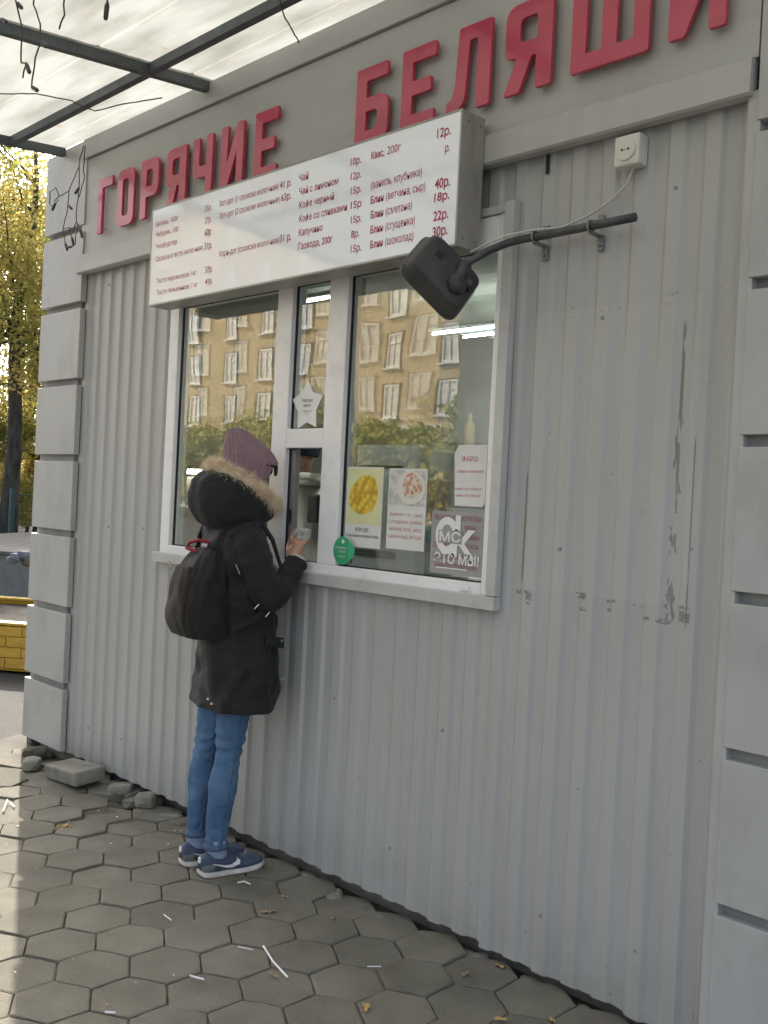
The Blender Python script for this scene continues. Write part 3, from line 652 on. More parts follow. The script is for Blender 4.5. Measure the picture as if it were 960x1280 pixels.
def letter_mesh(ch, x0, x1, z0, z1, yb, ext):
    c = bpy.data.curves.new('t', 'CURVE'); c.dimensions = '2D'; c.fill_mode = 'BOTH'; c.extrude = ext/2; c.bevel_depth = .0015; c.bevel_resolution = 1
    for poly in GL[ch]:
        P = [(Vector((x0+(x1-x0)*q[0], z0+(z1-z0)*q[1])), (.0055*q[2] if len(q) > 2 else .006)) for q in poly]; out = []; n = len(P)
        for i in range(n):
            p, rad = P[i]; a = P[i-1][0]; d = P[(i+1) % n][0]; rad = min(rad, (a-p).length*.48, (d-p).length*.48)
            if rad < 1e-4: out.append(p); continue
            s0 = p+(a-p).normalized()*rad; s1 = p+(d-p).normalized()*rad; k = 2 if rad < .01 else 6
            for t in np.linspace(0, 1, k+1): out.append(s0*(1-t)**2+p*2*t*(1-t)+s1*t*t)
        sp = c.splines.new('POLY'); sp.points.add(len(out)-1); sp.use_cyclic_u = True
        for q, p in zip(sp.points, out): q.co = (p.x, p.y, 0, 1)
    o = bpy.data.objects.new('t', c); COL.objects.link(o); dg = bpy.context.evaluated_depsgraph_get(); me = bpy.data.meshes.new_from_object(o.evaluated_get(dg))
    bpy.data.objects.remove(o); bpy.data.curves.remove(c)
    n = len(me.vertices); co = np.empty(n*3, 'f'); me.vertices.foreach_get('co', co); co = co.reshape(-1, 3)
    me.vertices.foreach_set('co', np.stack([co[:, 0], yb-ext/2-co[:, 2]*1.0, co[:, 1]], 1).astype('f').ravel()); me.update()
    b = bmesh.new(); b.from_mesh(me); bmesh.ops.remove_doubles(b, verts=b.verts, dist=1e-5); bmesh.ops.recalc_face_normals(b, faces=b.faces)
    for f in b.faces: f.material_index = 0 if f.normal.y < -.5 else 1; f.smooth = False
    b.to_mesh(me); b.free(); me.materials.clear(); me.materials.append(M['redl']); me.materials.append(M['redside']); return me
for ch, a, c in L1:
    zb = 2.755+.009*(a+1.4); zt = 3.035+.011*(a+1.4)
    A, Zb = cv(a, zb, -.07); B_, Zt = cv(c, zt, -.07)
    me = letter_mesh(ch, A, B_, Zb, Zt, -.046, .012); me.name = 'letter'; off = parent_loc(sign)
    co = np.empty(len(me.vertices)*3, 'f'); me.vertices.foreach_get('co', co); co = co.reshape(-1, 3)-np.array(off, 'f'); me.vertices.foreach_set('co', co.ravel())
    lt = link('letter', me, None, sign); xm = (A+B_)/2
    for dx in (-.035, .035): b = MB(); b.tube([(A+.02 if dx < 0 else B_-.02, -.046, Zb+.03 if dx < 0 else Zt-.03), (A+.02 if dx < 0 else B_-.02, -.027, Zb+.03 if dx < 0 else Zt-.03)], .003, 6); b.build('standoff', M['zinc'], lt)
# ------------------------------------------------------------ menu box
menu = empty('menu_board', (.36, -.05, 2.46), 'long white box menu with red Russian price list above the window', 'menu board')
MX0, MX1, MZ0, MZ1, MF, MK = -.560, 1.272, 2.262, 2.692, -.165, -.054
b = MB(); b.box(MX0, MX1, MF+.006, MK, MZ0, MZ1, bev=.002); b.build('casing', M['alu'], menu)
b = MB(); w = .006
b.box(MX0, MX1, MF-.002, MF+.0055, MZ1-w, MZ1+.001); b.box(MX0, MX1, MF-.002, MF+.0055, MZ0-.001, MZ0+w); b.box(MX0-.001, MX0+w, MF-.002, MF+.0055, MZ0+w, MZ1-w); b.box(MX1-w, MX1+.001, MF-.002, MF+.0055, MZ0+w, MZ1-w)
b.build('frame', M['alu'], menu)
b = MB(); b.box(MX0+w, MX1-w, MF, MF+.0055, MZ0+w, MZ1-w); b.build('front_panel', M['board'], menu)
for dz in (.03, .40):
    for dy in (.03, .09): MB().tube([(MX1+.003, MF+dy, MZ0+dz), (MX1-.001, MF+dy, MZ0+dz)], .004, 8).build('screw', M['zinc'], menu)
MB().box(-.35, -.31, -.06, -.02, 2.60, 2.72).build('bracket', M['zinc'], menu); MB().box(1.0, 1.04, -.06, -.02, 2.60, 2.72).build('bracket', M['zinc'], menu)
zr = [2.618-.0513*k for k in range(7)]
rows = []
ty = MF-.0012; hh = .027
def tx(s, x0, x1, k, h=hh, off=.006, dz=0): rows.append(text_mesh(s, x0, zr[k]+dz, h, ty, M['redtxt'], x1=x1, off=off))
# column 1
tx('Беляш, 100г', -.525, -.345, 0, .024, .0, -.008); tx('25р.', -.144, -.094, 0, .027, .004, -.006)
tx('Чебурек, 150г', -.521, -.335, 1, .024, .0, -.004); tx('27р.', -.140, -.092, 1, .027, .004, -.005)
tx('Чизбургер', -.516, -.345, 2, .024, .0, -.006); tx('60р', -.136, -.090, 2, .030, .012, -.006)
tx('Сосиска в тесте (молочная)', -.511, -.145, 3, .024, .0, -.010); tx('31р.', -.133, -.078, 3, .030, .012, -.012)
tx('Тесто пирожковое, 1кг', -.495, -.186, 5, .023, .0, -.006); tx('37р.', -.120, -.068, 5, .028, .008, -.008)
tx('Тесто пельменное, 1 кг', -.490, -.172, 6, .023, .0, -.006); tx('41р.', -.116, -.062, 6, .028, .010, -.006)
# column 2
tx('Хот-дог (1 сосиска молочная)', -.039, .349, 0, .026, .002, -.004); tx('41 р.', .357, .425, 0, .029, .014, -.006)
tx('Хот-дог (2 сосиски молочные)', -.035, .359, 1, .026, .002, -.004); tx('63р.', .368, .428, 1, .029, .014, -.004)
tx('Корн-дог (сосиска молочная)', -.022, .369, 4, .026, .002, -.006); tx('31 р.', .373, .440, 4, .030, .016, -.006)
# column 3
for s, x0, x1, k in (('Чай', .471, .524, 0), ('Чай с лимоном', .475, .694, 1), ('Кофе черный', .479, .674, 2), ('Кофе со сливками', .483, .747, 3), ('Капучино', .485, .620, 4), ('Газвода, 200г', .486, .677, 5)): tx(s, x0, x1, k, .027, .010, 0)
for s, x0, k in (('10р.', .755, 0), ('12р.', .759, 1), ('15р.', .763, 2), ('15р', .767, 3), ('15р.', .771, 4), ('8р.', .776, 5), ('15р.', .778, 6)): tx(s, x0, x0+(.054 if s[0] != '8' else .042), k, .027, .010, 0)
# column 4
for s, x0, x1, k, h in (('Квас,', .860, .925, 0, .026), ('Блин', .868, .932, 3, .026), ('Блин', .872, .934, 4, .026), ('Блин', .874, .936, 5, .026), ('Блин', .877, .939, 6, .026)): tx(s, x0, x1, k, h, .022, 0)
for s, x0, x1, k in (('200г', .938, 1.002, 0), ('(ваниль, клубника)', .865, 1.107, 2), ('(ветчина, сыр)', .944, 1.126, 3), ('(сметана)', .946, 1.069, 4), ('(сгущенка)', .948, 1.085, 5), ('(шоколад)', .951, 1.083, 6)): tx(s, x0, x1, k, .029, .002, 0)
rows.append(text_mesh('12р.', 1.167, 2.622, .032, ty, M['redtxt'], x1=1.226, off=.016)); rows.append(text_mesh('р.', 1.205, 2.569, .028, ty, M['redtxt'], x1=1.226, off=.008))
for s, k, h in (('40р.', 3, .034), ('18р.', 4, .029), ('22р.', 5, .032), ('30р.', 6, .033)): rows.append(text_mesh(s, 1.168, zr[k]+(-.006 if k != 4 else .004), h, ty, M['redtxt'], x1=1.234, off=.020))
join_meshes('lettering', rows, M['redtxt'], menu)

# ------------------------------------------------------------ stickers and notices on the window
def cvp(X, Z, Y, Y1=.06):                       # read on the plane Y1, carried to the plane Y
    t = (2.4886+Y)/(2.4886+Y1); return 3.3786+(X-3.3786)*t, 1.45+(Z-1.45)*t
def paper(name, x0, x1, z0, z1, y, m, label, cat, skew=(0, 0), cut=0, th=.0015):
    e = empty(name, ((x0+x1)/2, y, z0), label, cat)
    pts = [(x0, z0), (x1, z0+skew[0]), (x1, z1+skew[1]), (x0, z1)]
    if cut: pts = [(x0+.012, z0), (x1-.010, z0), (x1, z0+.012), (x1, z1), (x0+cut*.6, z1), (x0, z1-cut)]
    MB().prism([(x, y, z) for x, z in pts], (0, 1, 0), th).build('sheet', m, e); return e
def food_print(name, kind):
    m = mat(name, (0.70, 0.66, 0.45), 0.55); n, l = nodes(m); b = n['Principled BSDF']
    tc = n.new('ShaderNodeTexCoord'); v = n.new('ShaderNodeTexVoronoi'); v.inputs['Scale'].default_value = 46 if kind == 'corn' else 60
    l.new(tc.outputs['Object'], v.inputs['Vector']); r = n.new('ShaderNodeValToRGB'); e = r.color_ramp.elements
    cols = {'corn': [(0, (.85, .70, .10)), (.5, (.74, .52, .05)), (.95, (.50, .30, .03))], 'food': [(0, (.70, .50, .33)), (.4, (.55, .20, .13)), (.8, (.68, .62, .52))]}[kind]
    e[0].position, e[0].color = cols[0][0], (*cols[0][1], 1); e[1].position, e[1].color = cols[2][0], (*cols[2][1], 1); q = e.new(cols[1][0]); q.color = (*cols[1][1], 1)
    l.new(v.outputs['Distance'], r.inputs[0]); l.new(r.outputs[0], b.inputs['Base Color'])
    r.inputs[0].default_value = 0
    mt = math_n(n, l, 'MULTIPLY', v.outputs['Distance'], 1.25); l.new(mt, r.inputs[0])
    return m
M['corn'] = food_print('corn_dog_photo_print', 'corn'); M['dish'] = food_print('waffle_photo_print', 'food')
M['bgprint'] = mat('yellow_green_print', (0.62, 0.66, 0.34), 0.6, (0.72, 0.70, 0.40), 9); M['plate'] = mat('plate_print', (0.70, 0.68, 0.62), 0.6)
M['bgprint2'] = mat('table_print', (0.42, 0.42, 0.40), 0.6, (0.72, 0.70, 0.68), 30)
PY = .0105
def disc(cx, cz, rx, rz, y, m, name, parent, n=20, rot=0, wob=0, seed=0):
    pts = []
    for k in range(n):
        t = 2*PI*k/n; q = 1+wob*math.sin(3*t+seed)+wob*.6*math.sin(7*t+seed*2)
        x, z = rx*q*math.cos(t), rz*q*math.sin(t); pts.append((cx+x*math.cos(rot)-z*math.sin(rot), y, cz+x*math.sin(rot)+z*math.cos(rot)))
    return MB().prism(pts[::-1], (0, -1, 0), .0006).build(name, m, parent)
x0, z0 = cvp(.567, 1.270, PY); x1, z1 = cvp(.767, 1.571, PY)
p1 = paper('corn_dog_poster', x0+.004, x1, z0, z1, PY, M['white'], 'white poster with a photo of yellow corn dogs, nearest the serving hatch', 'poster')
MB().prism([(x0+.008, PY-.0006, z0+.085), (x1-.004, PY-.0006, z0+.085), (x1-.004, PY-.0006, z1-.006), (x0+.008, PY-.0006, z1-.006)], (0, 1, 0), .0004).build('photo_print', M['bgprint'], p1)
disc((x0+x1)/2+.0, (z0+z1)/2+.045, .080, .068, PY-.0012, M['corn'], 'food_print', p1, rot=.7, wob=.04)
join_meshes('lettering', [text_mesh('КОРН ДОГ', (x0+x1)/2, z0+.058, .014, PY-.0012, M['blktxt'], cw=.75, align='CENTER'), text_mesh('С молочной сосиской 200гр.', x0+.012, z0+.037, .011, PY-.0012, M['blktxt'], x1=x1-.008)], M['blktxt'], p1)
x0, z0 = cvp(.797, 1.276, PY); x1, z1 = cvp(.988, 1.568, PY)
p2 = paper('dish_poster', x0, x1, z0, z1, PY, M['white'], 'white poster with a plate photo above four lines of red text', 'poster')
MB().prism([(x0+.005, PY-.0006, z0+.155), (x1-.005, PY-.0006, z0+.155), (x1-.005, PY-.0006, z1-.006), (x0+.005, PY-.0006, z1-.006)], (0, 1, 0), .0004).build('photo_print', M['bgprint2'], p2)
disc(x0+.115, z1-.068, .068, .058, PY-.0014, M['plate'], 'plate_print', p2); disc(x0+.118, z1-.060, .046, .044, PY-.0022, M['dish'], 'food_print', p2, wob=.08, seed=2)
tl = []
for k, s in enumerate(('ВАФЛИ: С/С, СЫР,', 'СГУЩЕНКА, ИЗЮМ,', 'ВИШНЯ, БЕЗЕ, МЕД,', 'ШОКОЛАД, ЯГОДА')): tl.append(text_mesh(s, x0+.014, z0+.118-.026*k, .011, PY-.0012, M['redprint'], x1=x1-.012))
join_meshes('lettering', tl, M['redprint'], p2)
x0, z0 = cvp(1.114, 1.444, PY); x1, z1 = cvp(1.247, 1.652, PY)
p3 = paper('mince_notice', x0-.004, x1+.008, z0, z1, PY, M['white'], 'white notice headed ФАРШ with a cut corner, high at right of the window', 'notice', cut=.03)
tl = [text_mesh('ФАРШ', x0+.032, z1-.055, .018, PY-.001, M['redprint'], x1=x0+.100), text_mesh('свино-говяжий', x0+.012, z1-.093, .012, PY-.001, M['redprint'], x1=x1-.004), text_mesh('цена 1кг-250руб', x0+.008, z1-.150, .009, PY-.001, M['redprint'], x1=x1-.006), text_mesh('цена 1кг-270руб', x0+.012, z1-.172, .009, PY-.001, M['redprint'], x1=x1-.010)]
join_meshes('lettering', tl, M['redprint'], p3)
# city sticker
M['film'] = mat('frosted_film', (0.36, 0.355, 0.35), 0.35, (0.30, 0.30, 0.30), 8)
SY = .0100
x0, z0, x1, z1 = 1.020, 1.208, 1.256, 1.424
x0, z0 = cvp(x0, z0, SY); x1, z1 = cvp(x1, z1, SY)
p4 = paper('city_sticker', x0, x1, z0, z1, SY, M['film'], 'grey frosted sticker with white ОМСК emblem and ЭТО МЫ! in lower right corner', 'sticker', th=.0008)
M['redfilm'] = mat('dull_red_print', (0.33, 0.12, 0.13), 0.6)
tl = []
for k, (s, a, c) in enumerate((('УВАЖАЕМЫЕ ПОКУПАТЕЛИ', .01, 1), ('ПРОСЬБА', .66, .9), ('ИЗ ХОЛОДИЛЬНИКА', .5, .98), ('ДО КАССЫ НЕ БРАТЬ', .0, .97), ('ПРОДАВЕЦ-КОНСУЛЬТАНТ', .02, .97), ('САМООБСЛУЖИВАНИЕ', .05, .95))):
    a_ = x0+.01+(x1-x0-.02)*a; c_ = x0+.01+(x1-x0-.02)*c; tl.append(text_mesh(s, a_, z1-.030-.031*k-.006*(k > 3), .017, SY-.0008, M['redfilm'], x1=c_, off=.012))
join_meshes('lettering', tl, M['redfilm'], p4)
em = []
cx, cz_ = x0+.074, z1-.082; n = 30
b = MB(); ro = [(cx+.052*math.cos(2*PI*k/n), cz_+.063*math.sin(2*PI*k/n)) for k in range(n)]; ri = [(cx+.025*math.cos(2*PI*k/n), cz_+.037*math.sin(2*PI*k/n)) for k in range(n)]
vo = [b.b.verts.new((x, SY-.0016, z)) for x, z in ro]; vi = [b.b.verts.new((x, SY-.0016, z)) for x, z in ri]
for k in range(n): b.b.faces.new((vo[k], vo[(k+1) % n], vi[(k+1) % n], vi[k]))
me = bpy.data.meshes.new('e'); b.b.to_mesh(me); b.b.free(); em.append(me)
em.append(text_mesh('К', x0+.098, z1-.150, .090, SY-.0020, M['whitep'], x1=x1-.030, off=.03))
b = MB(); b.box(x0+.110, x0+.133, SY-.0020, SY-.0017, z1-.066, z1-.012); b.box(x0+.020+.01, x1-.06, SY-.0020, SY-.0017, z0+.018, z0+.022)
me = bpy.data.meshes.new('e2'); b.b.to_mesh(me); b.b.free(); em.append(me)
em.append(text_mesh('ЭТО МЫ!', x0+.020, z0+.036, .036, SY-.0020, M['whitep'], x1=x1-.012, off=.02))
join_meshes('emblem', em, M['whitep'], p4)
b = MB(); b.box(x0+.036, x0+.142, SY-.0030, SY-.0026, z1-.108, z1-.064, bev=0); o = b.build('emblem_band', M['film'], p4)
me = text_mesh('МС', x0+.042, z1-.102, .034, SY-.0034, M['whitep'], x1=x0+.136, off=.016); join_meshes('emblem_letters', [me], M['whitep'], p4)
# star on the middle pane
stc = cvp(.347, 1.812, SY, .03); star = empty('star_sticker', (stc[0], SY, stc[1]-.08), 'white five pointed star sticker on the narrow pane above the hatch', 'sticker')
pts = []
for k in range(10):
    t = PI/2+k*PI/5+.04; r = .108 if k % 2 == 0 else .064
    pts.append((stc[0]+.90*r*math.cos(t), SY, stc[1]-.004+r*math.sin(t)*(1.0 if k else 1.0)))
MB().prism(pts, (0, -1, 0), .0008).build('sheet', M['whitep'], star)
sx, sz = stc
join_meshes('lettering', [text_mesh('Хорошее', sx, sz+.012, .014, SY-.0016, M['blktxt'], cw=.8, align='CENTER'), text_mesh('место', sx, sz-.008, .014, SY-.0016, M['blktxt'], cw=.8, align='CENTER'), text_mesh('по мнению жителей', sx, sz-.026, .005, SY-.0016, M['blktxt'], cw=.9, align='CENTER'), text_mesh('города', sx, sz-.035, .005, SY-.0016, M['blktxt'], cw=.9, align='CENTER')], M['blktxt'], star)
# green round sticker, its edge lifting off the frame
gx, gz = cvp(.562, 1.250, -.016); gs = empty('round_sticker', (gx, -.017, gz-.05), 'round green sticker with white print on the frame right of the hatch', 'sticker')
b = MB(); n = 28; V = []
for j in range(7):
    for k in range(n):
        r = .052*(j+1)/7; t = 2*PI*k/n; x = r*math.cos(t); z = r*math.sin(t)
        y = -.0155 if x < .034 else -.0155+(x-.034)*.9
        V.append(b.b.verts.new((gx+x*(1.0 if x < .034 else .96), y, gz+z)))
c0 = b.b.verts.new((gx, -.0155, gz))
for k in range(n): b.b.faces.new((c0, V[k], V[(k+1) % n]))
for j in range(6):
    for k in range(n): b.b.faces.new((V[j*n+k], V[(j+1)*n+k], V[(j+1)*n+(k+1) % n], V[j*n+(k+1) % n]))
b.build('sheet', M['grn'], gs)
b = MB(); n = 12; pts = [(gx+.008*math.cos(2*PI*k/n)+.002, -.0162, gz+.034+.008*math.sin(2*PI*k/n)) for k in range(n)]; b.prism(pts[::-1], (0, -1, 0), .0003); b.build('emblem', M['whitep'], gs)
join_meshes('lettering', [text_mesh('МЫ ПРИНИМАЕМ', gx-.040, gz+.006, .008, -.0162, M['whitep'], x1=gx+.022, off=.01), text_mesh('ОПЛАТУ', gx-.022, gz-.008, .008, -.0162, M['whitep'], x1=gx+.018, off=.01), text_mesh('КАРТАМИ', gx-.020, gz-.026, .007, -.0162, M['whitep'], x1=gx+.016)], M['whitep'], gs)

# ------------------------------------------------------------ wall socket, cable, pipe bracket with mirror
sk = empty('wall_socket', (1.797, 0, 2.44), 'square ivory electric socket box high on the corrugated wall', 'socket')
b = MB(); b.box(1.760, 1.842, -.050, .0, 2.436, 2.524, bev=.006); b.build('box', M['socket'], sk)
b = MB(); b.tube([(1.801, -.056, 2.480), (1.801, -.049, 2.480)], [.030, .031], 24); b.build('face_ring', M['socket'], sk, smooth=False)
for dx in (-.010, .010): MB().tube([(1.801+dx, -.0575, 2.480), (1.801+dx, -.055, 2.480)], .0035, 10).build('hole', M['gasket'], sk)
MB().tube([(1.801, -.0572, 2.480), (1.801, -.055, 2.480)], .002, 8).build('screw', M['zinc'], sk)
b = MB()
b.tube([(1.812, -.025, 2.438), (1.79, -.018, 2.395), (1.735, -.02, 2.352), (1.66, -.022, 2.322), (1.58, -.035, 2.298), (1.50, -.078, 2.294), (1.42, -.092, 2.288), (1.36, -.105, 2.272), (1.31, -.14, 2.240)], .0038, 8)
o = b.build('power_cable', M['cable'], None, True, loc=(1.6, -.02, 2.3)); tag(o, 'thin pale cable sagging from the socket to the dark pipe', 'cable')
PX = -.062
arm = empty('mirror_arm', (1.6, -.06, 2.28), 'black truck mirror on a bent dark pipe beside the menu board', 'mirror')
MB().tube([(1.850, PX, 2.278), (1.70, PX, 2.277), (1.55, PX, 2.276), (1.45, PX-.002, 2.276), (1.41, PX-.012, 2.270), (1.36, PX-.05, 2.244), (1.33, PX-.09, 2.210), (1.315, PX-.115, 2.188)], .0125, 12).build('pipe', M['pipe'], arm, True)
for x in (1.502, 1.702):
    b = MB(); ringp = [(x, PX+.017*math.cos(t), 2.276+.017*math.sin(t)) for t in np.linspace(-PI*.5, PI*1.5, 17)]
    for p_, q_ in zip(ringp, ringp[1:]): b.tube([Vector(p_)-Vector((0, 0, 0)), q_], .0035, 6)
    b.box(x-.010, x+.010, -.062, -.010, 2.256, 2.261, bev=.001)
    b.box(x-.010, x+.010, -.012, -.002, 2.215, 2.262, bev=.002); b.box(x-.008, x+.008, -.050, -.012, 2.293, 2.299, bev=.001); b.box(x-.010, x+.010, -.012, -.002, 2.288, 2.322, bev=.002)
    b.tube([(x, -.010, 2.230), (x, -.020, 2.230)], .005, 8); b.build('clamp', M['zinc'], arm)
# mirror housing: a domed rounded rectangle seen from behind
hc = Vector((1.240, -.20, 2.158))
ex = Vector((.57, .62, -.56)).normalized(); 
view = (hc-Vector((3.3786, -2.4886, 1.45))).normalized()
nb = (-view*.80+Vector((.45, .30, .42))).normalized()       # the dome's outward direction
ey = nb.cross(ex).normalized(); ex = ey.cross(nb).normalized()
def rr_ring(hx, hy, dn, n=40, e=6.5, ox=0, oy=0):
    out = []
    for k in range(n):
        t = 2*PI*k/n; c, s = math.cos(t), math.sin(t)
        out.append(hc+ex*(ox+hx*math.copysign(abs(c)**(2/e), c))+ey*(oy+hy*math.copysign(abs(s)**(2/e), s))+nb*dn)
    return out
HX, HY = .118, .092
b = MB(); b.rings([rr_ring(HX*.96, HY*.95, -.016), rr_ring(HX, HY, -.014), rr_ring(HX+.003, HY+.003, -.004), rr_ring(HX, HY, .004), rr_ring(HX*.97, HY*.97, .010), rr_ring(HX*.95, HY*.95, .016), rr_ring(HX*.90, HY*.88, .044), rr_ring(HX*.87, HY*.84, .050), rr_ring(HX*.80, HY*.76, .053), rr_ring(HX*.5, HY*.5, .056), rr_ring(HX*.2, HY*.2, .057)])
b.build('housing', M['plastic'], arm, True)
MB().rings([rr_ring(HX*.94, HY*.93, -.0175), rr_ring(HX*.94, HY*.93, -.0165)]).build('mirror_glass', M['mirror'], arm)
b = MB(); hb = hc+ex*.045+nb*.062-ey*.02
b.tube([hb-nb*.02, hb+nb*.012, hb+nb*.022], [.034, .032, .02], 16); b.tube([hb+ex*.03+ey*.03-nb*.006, hb+ex*.03+ey*.03+nb*.02], .018, 12); b.tube([hb, hb+(Vector((1.315, -.177, 2.188))-hb)*.5, Vector((1.322, PX-.105, 2.198))], [.016, .018, .019], 10); b.build('swivel', M['plastic'], arm, True)
b = MB()
for dx in (-.04,): b.box(-.014, .014, -.012, .012, .0, .006, R=Matrix.Translation(hc+ex*(-.052)+ey*.018+nb*.052) @ Matrix((ex, ey, nb)).transposed().to_4x4()); 
b.build('cap', M['black'], arm)
# short dark slot fitting above the wall sheet
o = MB().box(1.487, 1.496, -.010, -.001, 2.485, 2.545, bev=.002).build('slot_clip', M['gasket'], kiosk)
# ------------------------------------------------------------ garlands
def strand(b, pts, r=.0028):
    P = []
    for p, q in zip(pts, pts[1:]):
        p, q = Vector(p), Vector(q); n = max(2, int((q-p).length/.03))
        for k in range(n): P.append(p.lerp(q, k/n)+Vector((nobj(p*30+Vector((k, 0, 0)), 1.3, .006), nobj(p*30+Vector((0, k, 0)), 1.3, .006), 0)))
    P.append(Vector(pts[-1])); b.tube(P, r, 5)
def garland(name, origin, strands, bulbs, label, cat='string lights'):
    e = empty(name, origin, label, cat); b = MB()
    for s in strands: strand(b, s)
    b.build('wire', M['wire'], e)
    for p, d in bulbs:
        p = Vector(p); d = Vector(d).normalized(); MB().tube([p, p+d*.012, p+d*.044, p+d*.050], [.004, .0075, .007, .004], 7).build('bulb', M['plastic'], e)
    return e
GY = -1.12
def gx(px, py):                                    # measured drop points on the garland's own plane
    return px
base = {22: .15, 42: .24, 88: .47, 108: .60, 153: .84}
gst = []; gbu = []
def pt(X, z): return (X, GY+nobj((X*9, z*7, 0), 1, .02), z)
from math import sin
# hanging strands (X, z) chains
ch = [[(.155, 3.155), (.145, 3.05), (.175, 2.93), (.165, 2.82), (.225, 2.80), (.20, 2.76)], [(.29, 3.155), (.30, 3.06), (.275, 2.97), (.335, 2.89), (.340, 2.835), (.29, 2.80), (.28, 2.74), (.30, 2.70)],
      [(.52, 3.155), (.54, 3.03), (.50, 2.95), (.51, 2.86), (.475, 2.83)], [(.79, 3.155), (.81, 3.02), (.77, 2.95), (.755, 2.88), (.745, 2.83)], [(-.05, 3.155), (-.02, 3.0), (-.06, 2.92)]]
for c in ch: gst.append([pt(*q) for q in c])
for X, z, dx, dz in ((.225, 2.80, .6, -.8), (.340, 2.835, .8, -.6), (.30, 2.70, .8, -.4), (.555, 3.02, .6, -1), (.745, 2.83, -.15, -1), (.03, 3.0, .9, -.5), (.25, 3.06, -.2, -1), (.18, 2.99, -.8, .6)): gbu.append((pt(X, z), (dx, 0, dz)))
gst.append([(-.9, GY, cz(GY)-.004), (0, GY, cz(GY)-.008), (1.2, GY, cz(GY)-.004), (2.4, GY, cz(GY)-.008)])
garland('icicle_lights', (.3, GY, 3.15), gst, gbu, 'dark icicle string lights hanging from the outer part of the canopy')
q = -.125
garland('pillar_lights', (-1.45, q, 3.15), [[(-1.325, q, 3.16), (-1.355, q, 3.06), (-1.46, q, 2.955), (-1.56, q, 2.945), (-1.62, q, 2.93)], [(-1.46, q, 2.955), (-1.455, q, 2.88), (-1.48, q, 2.82), (-1.50, q, 2.76), (-1.47, q, 2.69)],
     [(-1.355, q, 3.06), (-1.345, q, 2.95), (-1.36, q, 2.86), (-1.355, q, 2.78), (-1.31, q, 2.735)], [(-1.30, q, 3.15), (-1.31, q, 3.03), (-1.30, q, 2.98), (-1.345, q, 2.90)], [(-1.49, q, 2.765), (-1.43, q, 2.765), (-1.40, q, 2.71)], [(-1.355, q, 2.78), (-1.395, q, 2.75), (-1.43, q, 2.765)], [(-1.35, q, 2.77), (-1.36, q, 2.67), (-1.395, q, 2.66)],
     [(-1.56, q, 2.945), (-1.60, q, 3.0), (-1.66, q, 2.99), (-1.68, q, 2.93), (-1.62, q, 2.90), (-1.57, q, 2.93)]],
     [((-1.455, q, 2.88), (.8, 0, -.5)), ((-1.47, q, 2.69), (.5, 0, -.8)), ((-1.345, q, 2.95), (-.8, 0, -.4)), ((-1.31, q, 2.735), (.4, 0, -.9)), ((-1.40, q, 2.71), (.4, 0, -.9)), ((-1.395, q, 2.66), (-.9, 0, .1)), ((-1.60, q, 2.92), (-.7, 0, -.7))],
     'dark string lights tangled over the top of the left pillar')
b = MB(); strand(b, [(-1.35, -.95, 3.155), (-.95, -.55, 3.185), (-.92, -.40, 3.195), (-.88, -.33, 3.17), (-.93, -.27, 3.19), (-.78, -.22, 3.20), (-.60, -.12, 3.215)], .003)
o = b.build('loose_wire', M['wire'], None, loc=(-.9, -.4, 3.18)); tag(o, 'thin dark wire strung loosely under the canopy near the wall', 'wire')
b = MB(); strand(b, [(.60, -.40, 3.175), (.50, -.30, 3.18), (.36, -.11, 3.185)], .003)
o = b.build('loose_wire', M['wire'], None, loc=(.5, -.3, 3.18)); tag(o, 'short dark wire crossing the canopy sheet above the letter Б', 'wire')

# ------------------------------------------------------------ inside the kiosk
ct = empty('counter', (.3, .35, 0), 'pale counter running behind the serving window', 'counter')
MB().box(-1.6, 1.5, .11, .62, 1.085, 1.12, bev=.004).build('top', M['appl'], ct); MB().box(-1.58, 1.48, .13, .60, .09, 1.085).build('body', M['pale'], ct)
def onray(px, py, Y):
    d = (cam.matrix_world.to_3x3() @ Vector(((px-480)/1240, -(py-640)/1240, -1))); t = (Y+2.4886)/d.y; return cam.matrix_world.translation+d*t
u = onray(376, 640, .36); ux = u.x
urn = empty('steel_urn', (ux, .36, 1.12), 'brushed steel drink urn standing behind the serving hatch', 'urn')
b = MB(); b.tube([(ux, .36, 1.125), (ux, .36, 1.13), (ux, .36, 1.50)], [.118, .125, .125], 40); b.build('body', M['steel'], urn, True)
b = MB(); b.tube([(ux, .36, 1.50), (ux, .36, 1.505), (ux, .36, 1.525), (ux, .36, 1.53), (ux, .36, 1.555)], [.13, .134, .134, .12, .10], 40); b.build('lid', M['steel'], urn, True)
cbx = onray(393, 622, .23).x; b = MB(); b.box(cbx-.030, cbx+.040, .215, .250, 1.34, 1.46, bev=.008); b.build('control_box', M['black'], urn)
a1 = onray(432, 556, .30); a2 = onray(524, 556, .30)
mw = empty('white_appliance', ((a1.x+a2.x)/2, .3, 1.12), 'white box shaped appliance behind the two food posters', 'appliance')
MB().box(a1.x, a2.x, .30, .37, 1.122, a1.z, bev=.012).build('body', M['appl'], mw)
s1 = onray(448, 583, .29); s2 = onray(503, 583, .29); MB().box(s1.x, s2.x, .290, .2985, s1.z-.006, s1.z+.006, bev=.002).build('handle', M['black'], mw)
s1 = onray(440, 688, .29); s2 = onray(492, 692, .29); MB().box(s1.x, s2.x, .290, .2985, s1.z-.02, s1.z+.01, bev=.002).build('slot', M['black'], mw)
sh = empty('wall_shelf', (-.2, 2.3, 1.4), 'shelves with bottles and boxes along the back wall inside the kiosk', 'shelf')
for z in (1.05, 1.40, 1.75): MB().box(-1.7, 1.8, 2.15, 2.395, z, z+.025).build('board', M['appl'], sh)
